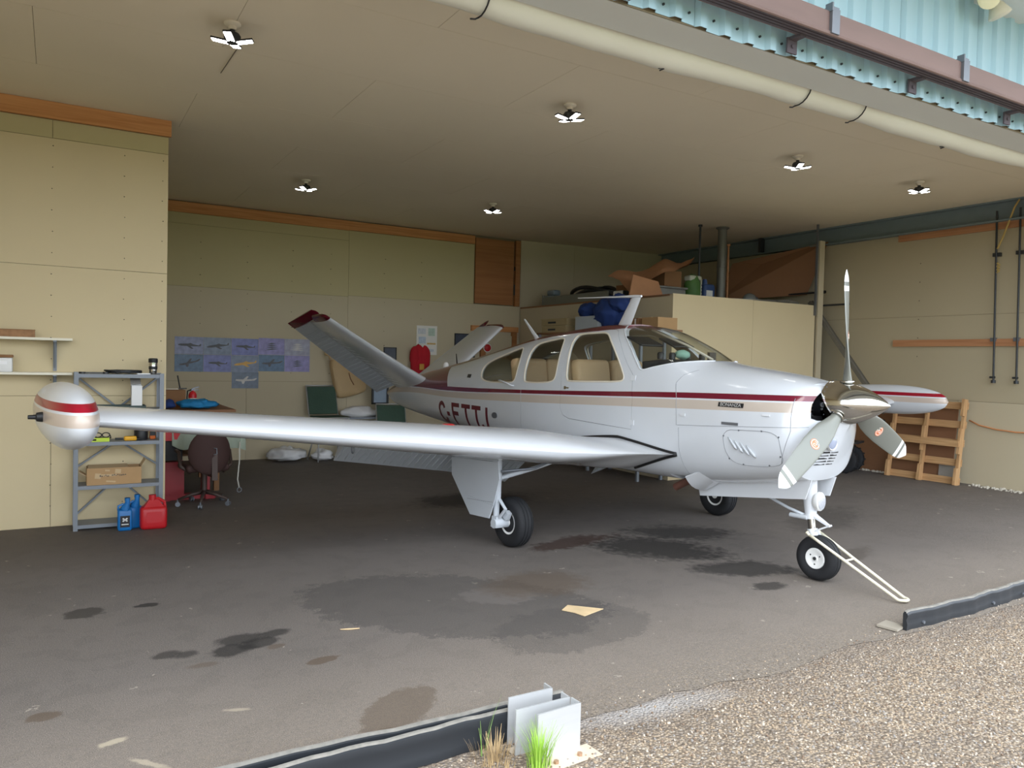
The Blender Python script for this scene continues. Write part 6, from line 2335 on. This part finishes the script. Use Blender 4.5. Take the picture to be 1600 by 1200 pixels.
# things on a rack in the tail bay, seen over the cabin roof
t = thing('storage_rack', 'tall grey storage rack against the side of the storage room, behind the cabin', 'rack', (7.38, 9.75, 0))
for x in (-.22, .22):
    for y in (-1.2, 0, 1.48):
        MB().box((x, y, 1.085), (.04, .04, 2.17)).build('post', SHELFGREY, t)
for z in (.4, 1.0, 1.6, 2.165):
    MB().box((0, 0, z), (.48, 3.1, .03)).build('shelf', PLY, t)
BEIGE = mat('beige_carton', rgb(168, 150, 112), .8, var=.1)
for k in range(2):
    t = thing('flat_carton', ['lower flat beige carton of the stack left of the blue bags', 'upper flat beige carton of the stack left of the blue bags'][k], 'box', (7.40, 10.86, 2.18 + .118 * k), .04 * k)
    MB().box((0, 0, .052), (.42, .72, .10)).build('carton', BEIGE, t)
    MB().box((0, 0, .108), (.44, .74, .012)).build('lid', mat('beige_carton_lid', rgb(178, 162, 122), .8), t)
    MB().box((-.215, .05, .05), (.003, .22, .03)).build('dark_print', DARKSTEEL, t)
t = thing('white_bin', 'white plastic bin heaped with blue bags behind the cabin roof', 'bin', (7.39, 9.92, 2.18))
b_ = MB()
for (c, s) in (((0, -.30, .12), (.40, .012, .24)), ((0, .30, .12), (.40, .012, .24)), ((-.20, 0, .12), (.012, .60, .24)), ((.20, 0, .12), (.012, .60, .24)), ((0, 0, .008), (.40, .60, .014))):
    b_.box(c, s)
b_.build('bin_body', mat('bin_white', rgb(176, 184, 190), .5, var=.04), t)
MB().box((0, 0, .16), (.36, .56, .02)).build('bin_liner', BLUECLOTH, t)
for (x, y, z, r, sd, lb) in ((7.37, 10.10, 2.52, (.16, .17, .12), 11, 'small dark blue bag on top of the white bin'), (7.36, 9.56, 2.46, (.21, .26, .24), 21, 'big rumpled blue bag in the middle of the heap behind the roof aerial'), (7.34, 9.28, 2.60, (.15, .18, .13), 31, 'blue bag topmost on the heap, beside the roof aerial mast')):
    t = MB().lump((0, 0, 0), r, sd, .26, 2.4, 28, 18).build('blue_bag', BLUECLOTH, None, 180, (x, y, z))
    tag(t, lb, 'bag', 'blue bags behind the cabin roof')
for k, (y, w2, lb) in enumerate(((8.86, .33, 'printed cardboard box behind the windshield top, left of two'), (8.44, .34, 'plain cardboard box behind the windshield top, right of two'))):
    t = thing('cardboard_box', lb, 'box', (7.40, y, 2.18))
    MB().box((0, 0, .085), (.36, w2, .17)).build('carton', CARD_D if k == 0 else CARD, t)
    MB().box((0, 0, .172), (.36, .05, .004)).build('tape', CARD_L, t)
    if k == 0:
        for q in (-.10, .10):
            MB().box((-.1815, q, .085), (.002, .03, .15)).build('white_stripe', WHITEP, t)

# -------- right-hand wall
t = MB().box((0, 0, 0), (2.05, .06, .06)).box((0, .028, -.0), (2.05, .004, .10)).build('diagonal_brace', mat('grey_angle_iron', rgb(108, 104, 94), .6, var=.1))
a, b_ = Vector((10.95, 8.72, 2.80)), Vector((10.98, 7.30, 1.03))
d = (b_ - a)
t.matrix_world = Matrix.Translation((a + b_) / 2) @ d.to_track_quat('X', 'Z').to_matrix().to_4x4() @ Matrix.Scale(d.length / 2.05, 4, (1, 0, 0))
tag(t, 'grey angle-iron brace slanting down the right-hand wall behind the propeller', 'brace')
for (y, lean, lb, rope) in ((5.83, -.035, 'dark door rod with a rope tied to it, hanging on the right-hand wall', True), (5.53, -.03, 'dark door rod hanging at the far right, without a rope', False)):
    t = thing('door_rod', lb, 'rod', (X_RIGHT - .07, y, 1.56), 0, 'door rods on the right-hand wall')
    MB().cyl((0, lean, .0), (0, -lean * .3, 2.35), .013, n=10).build('rod', DARKSTEEL, t, 40)
    MB().cyl((0, lean - .02, .06), (0, lean + .05, .06), .014, n=8).cyl((0, lean, -.02), (0, lean, .02), .03, n=10).build('foot_latch', DARKSTEEL, t, 40)
    MB().box((.03, 0, .58), (.05, .07, .05)).build('wall_clip', STEEL, t)
    MB().box((.03, 0, 1.75), (.05, .10, .05)).build('guide_block', DARKSTEEL, t)
    if rope:
        MB().tube([(0, lean + .022 * cos(k * 1.2), 1.50 + .008 * k) for k in range(18)], .009, 6).build('rope_binding', mat('yellow_rope', rgb(188, 162, 96), .8), t, 180)
t = MB().tube([(X_RIGHT - .10, 5.80, 3.38), (X_RIGHT - .10, 5.74, 3.52), (X_RIGHT - .10, 5.60, 3.92), (X_RIGHT - .1, 5.54, 4.02)], .012, 8).build('tie_rope', mat('yellow_rope', rgb(188, 162, 96), .8), None, 180)
tag(t, 'yellowish rope running up from the door rod to the steel beam', 'rope')
t = MB().tube([(X_RIGHT - .03, 6.12, 1.00), (X_RIGHT - .03, 5.98, .94), (X_RIGHT - .03, 5.75, .90), (X_RIGHT - .03, 5.5, .885), (X_RIGHT - .03, 5.0, .90), (X_RIGHT - .03, 4.4, 1.0)], .010, 8).build('extension_cord', mat('orange_cord', rgb(206, 140, 90), .6), None, 180)
tag(t, 'orange extension cord looped along the right-hand wall beyond the pallet', 'cord')

# pallet leaning against the wall
fzr = fz(11.0)
t = thing('pallet', 'wooden shipping pallet leaning upright against the right-hand wall', 'pallet', (10.86, 6.58, fzr))
ROT = Matrix.Rotation(radians(8), 3, 'Y')
def pb(name, c, s, m_, rx=0):
    R = ROT
    MB().box(R @ Vector(c), s, R).build(name, m_, t)
H_ = 1.22
for y in (-.47, .06, .56):
    # notched stringer: three blocks and a thin spine
    b_ = MB()
    b_.box(ROT @ Vector((.02, y, H_ / 2)), (.055, .04, H_), ROT)
    for (z0, z1) in ((0, .24), (.44, .80), (.98, H_)):
        b_.box(ROT @ Vector((-.025, y, (z0 + z1) / 2)), (.04, .04, z1 - z0), ROT)
    b_.build('stringer', PALLETV, t)
for z in (.06, .32, .60, .86, 1.13):
    pb('deck_board', (.058, .045, z), (.018, 1.08, .10), PALLETW)
for z in (.055, .58, 1.17):
    pb('bottom_board', (-.054, .045 if z != .055 else -.0, z), (.018, 1.06, .09), PALLETW) if z == .58 else None
t = thing('hardboard_sheet', 'brown hardboard sheet leaning on the right-hand wall behind the pallet', 'panel', (11.06, 7.15, fz(11.06)))
MB().box((.055, 0, .53), (.012, 1.75, 1.07), (0, radians(6), 0)).build('sheet', PLY, t)
t = MB().box((0, 0, .13), (.01, .30, .26), (0, radians(4), 0)).build('grey_tile', mat('grey_tile', rgb(150, 146, 138), .6), None, None, (11.03, 6.30, fz(11.0)))
tag(t, 'pale grey panel offcut standing behind the pallet on the floor', 'offcut')
# rubble strip at the foot of the wall
mb = MB()
rp = random.Random(5)
for k in range(260):
    y = rp.uniform(7.15, 7.9) if k < 150 else rp.uniform(4.6, 6.0)
    x = rp.uniform(10.98, 11.15)
    r = rp.uniform(.008, .022)
    R = Euler((rp.uniform(0, 6), rp.uniform(0, 6), 0)).to_matrix()
    mb.add([R @ (p * r) + Vector((x, y, fz(x) + r * .5)) for p in ico], icof)
t = mb.build('loose_filling', mat('white_filling', rgb(196, 190, 176), .9, var=.1))
tag(t, 'white crumbled filling along the foot of the right-hand wall', 'rubble', kind='stuff')

# rotary tiller
fzt = fz(10.6)
t = thing('garden_tiller', 'dark garden tiller with tan wheel hubs parked by the brown hardboard sheet', 'tiller', (10.60, 7.80, fzt), radians(20))
def twheel(x, y, r, hub):
    w = MB()
    prof = [(r * .55, -.05), (r * .8, -.06), (r * .96, -.045), (r, -.02), (r, .02), (r * .96, .045), (r * .8, .06), (r * .55, .05)]
    w.lathe(prof, (x, y, r), 'X', 24)
    for k in range(14):
        a = 2 * pi * k / 14
        w.box((x, y + r * cos(a), r + r * sin(a)), (.09, .025, .02), Matrix.Rotation(a + pi / 2, 3, 'X'))
    o = w.build('wheel', RUBBER, t, 40)
    MB().lathe([(0, -.03), (r * .2, -.05), (r * .55, -.035), (r * .58, 0), (r * .55, .035), (r * .2, .05), (0, .03)], (x, y, r), 'X', 20).build('hub', hub, o, 40)
TANH = mat('tan_hub', rgb(186, 166, 126), .6)
twheel(-.16, .20, .19, TANH); twheel(.18, .20, .19, TANH)
twheel(-.20, -.14, .20, STEEL); twheel(.16, -.14, .20, STEEL)
MB().rbox((0, .02, .36), (.24, .46, .16), .04).build('gear_case', DARKSTEEL, t, 40)
MB().rbox((0, -.02, .55), (.26, .30, .22), .05).build('engine', BLACK, t, 40)
MB().cyl((0, -.02, .66), (0, -.02, .72), .10, n=18).build('recoil_starter', BLACK, t, 40)
MB().rbox((-.12, -.10, .50), (.04, .12, .07), .02).build('red_air_filter', RED, t, 40)
MB().box((0, -.22, .47), (.40, .20, .03)).build('tine_shield', DARKSTEEL, t)
for s in (-1, 1):
    MB().tube([(s * .09, .05, .50), (s * .14, -.1, .72), (s * .24, -.42, .84), (s * .24, -.55, .82)], .014, 8).build('handle_bar', BLACK, t, 180)
    MB().cyl((s * .24, -.46, .835), (s * .24, -.60, .81), .02, n=10).build('grip', BLACK, t, 40)
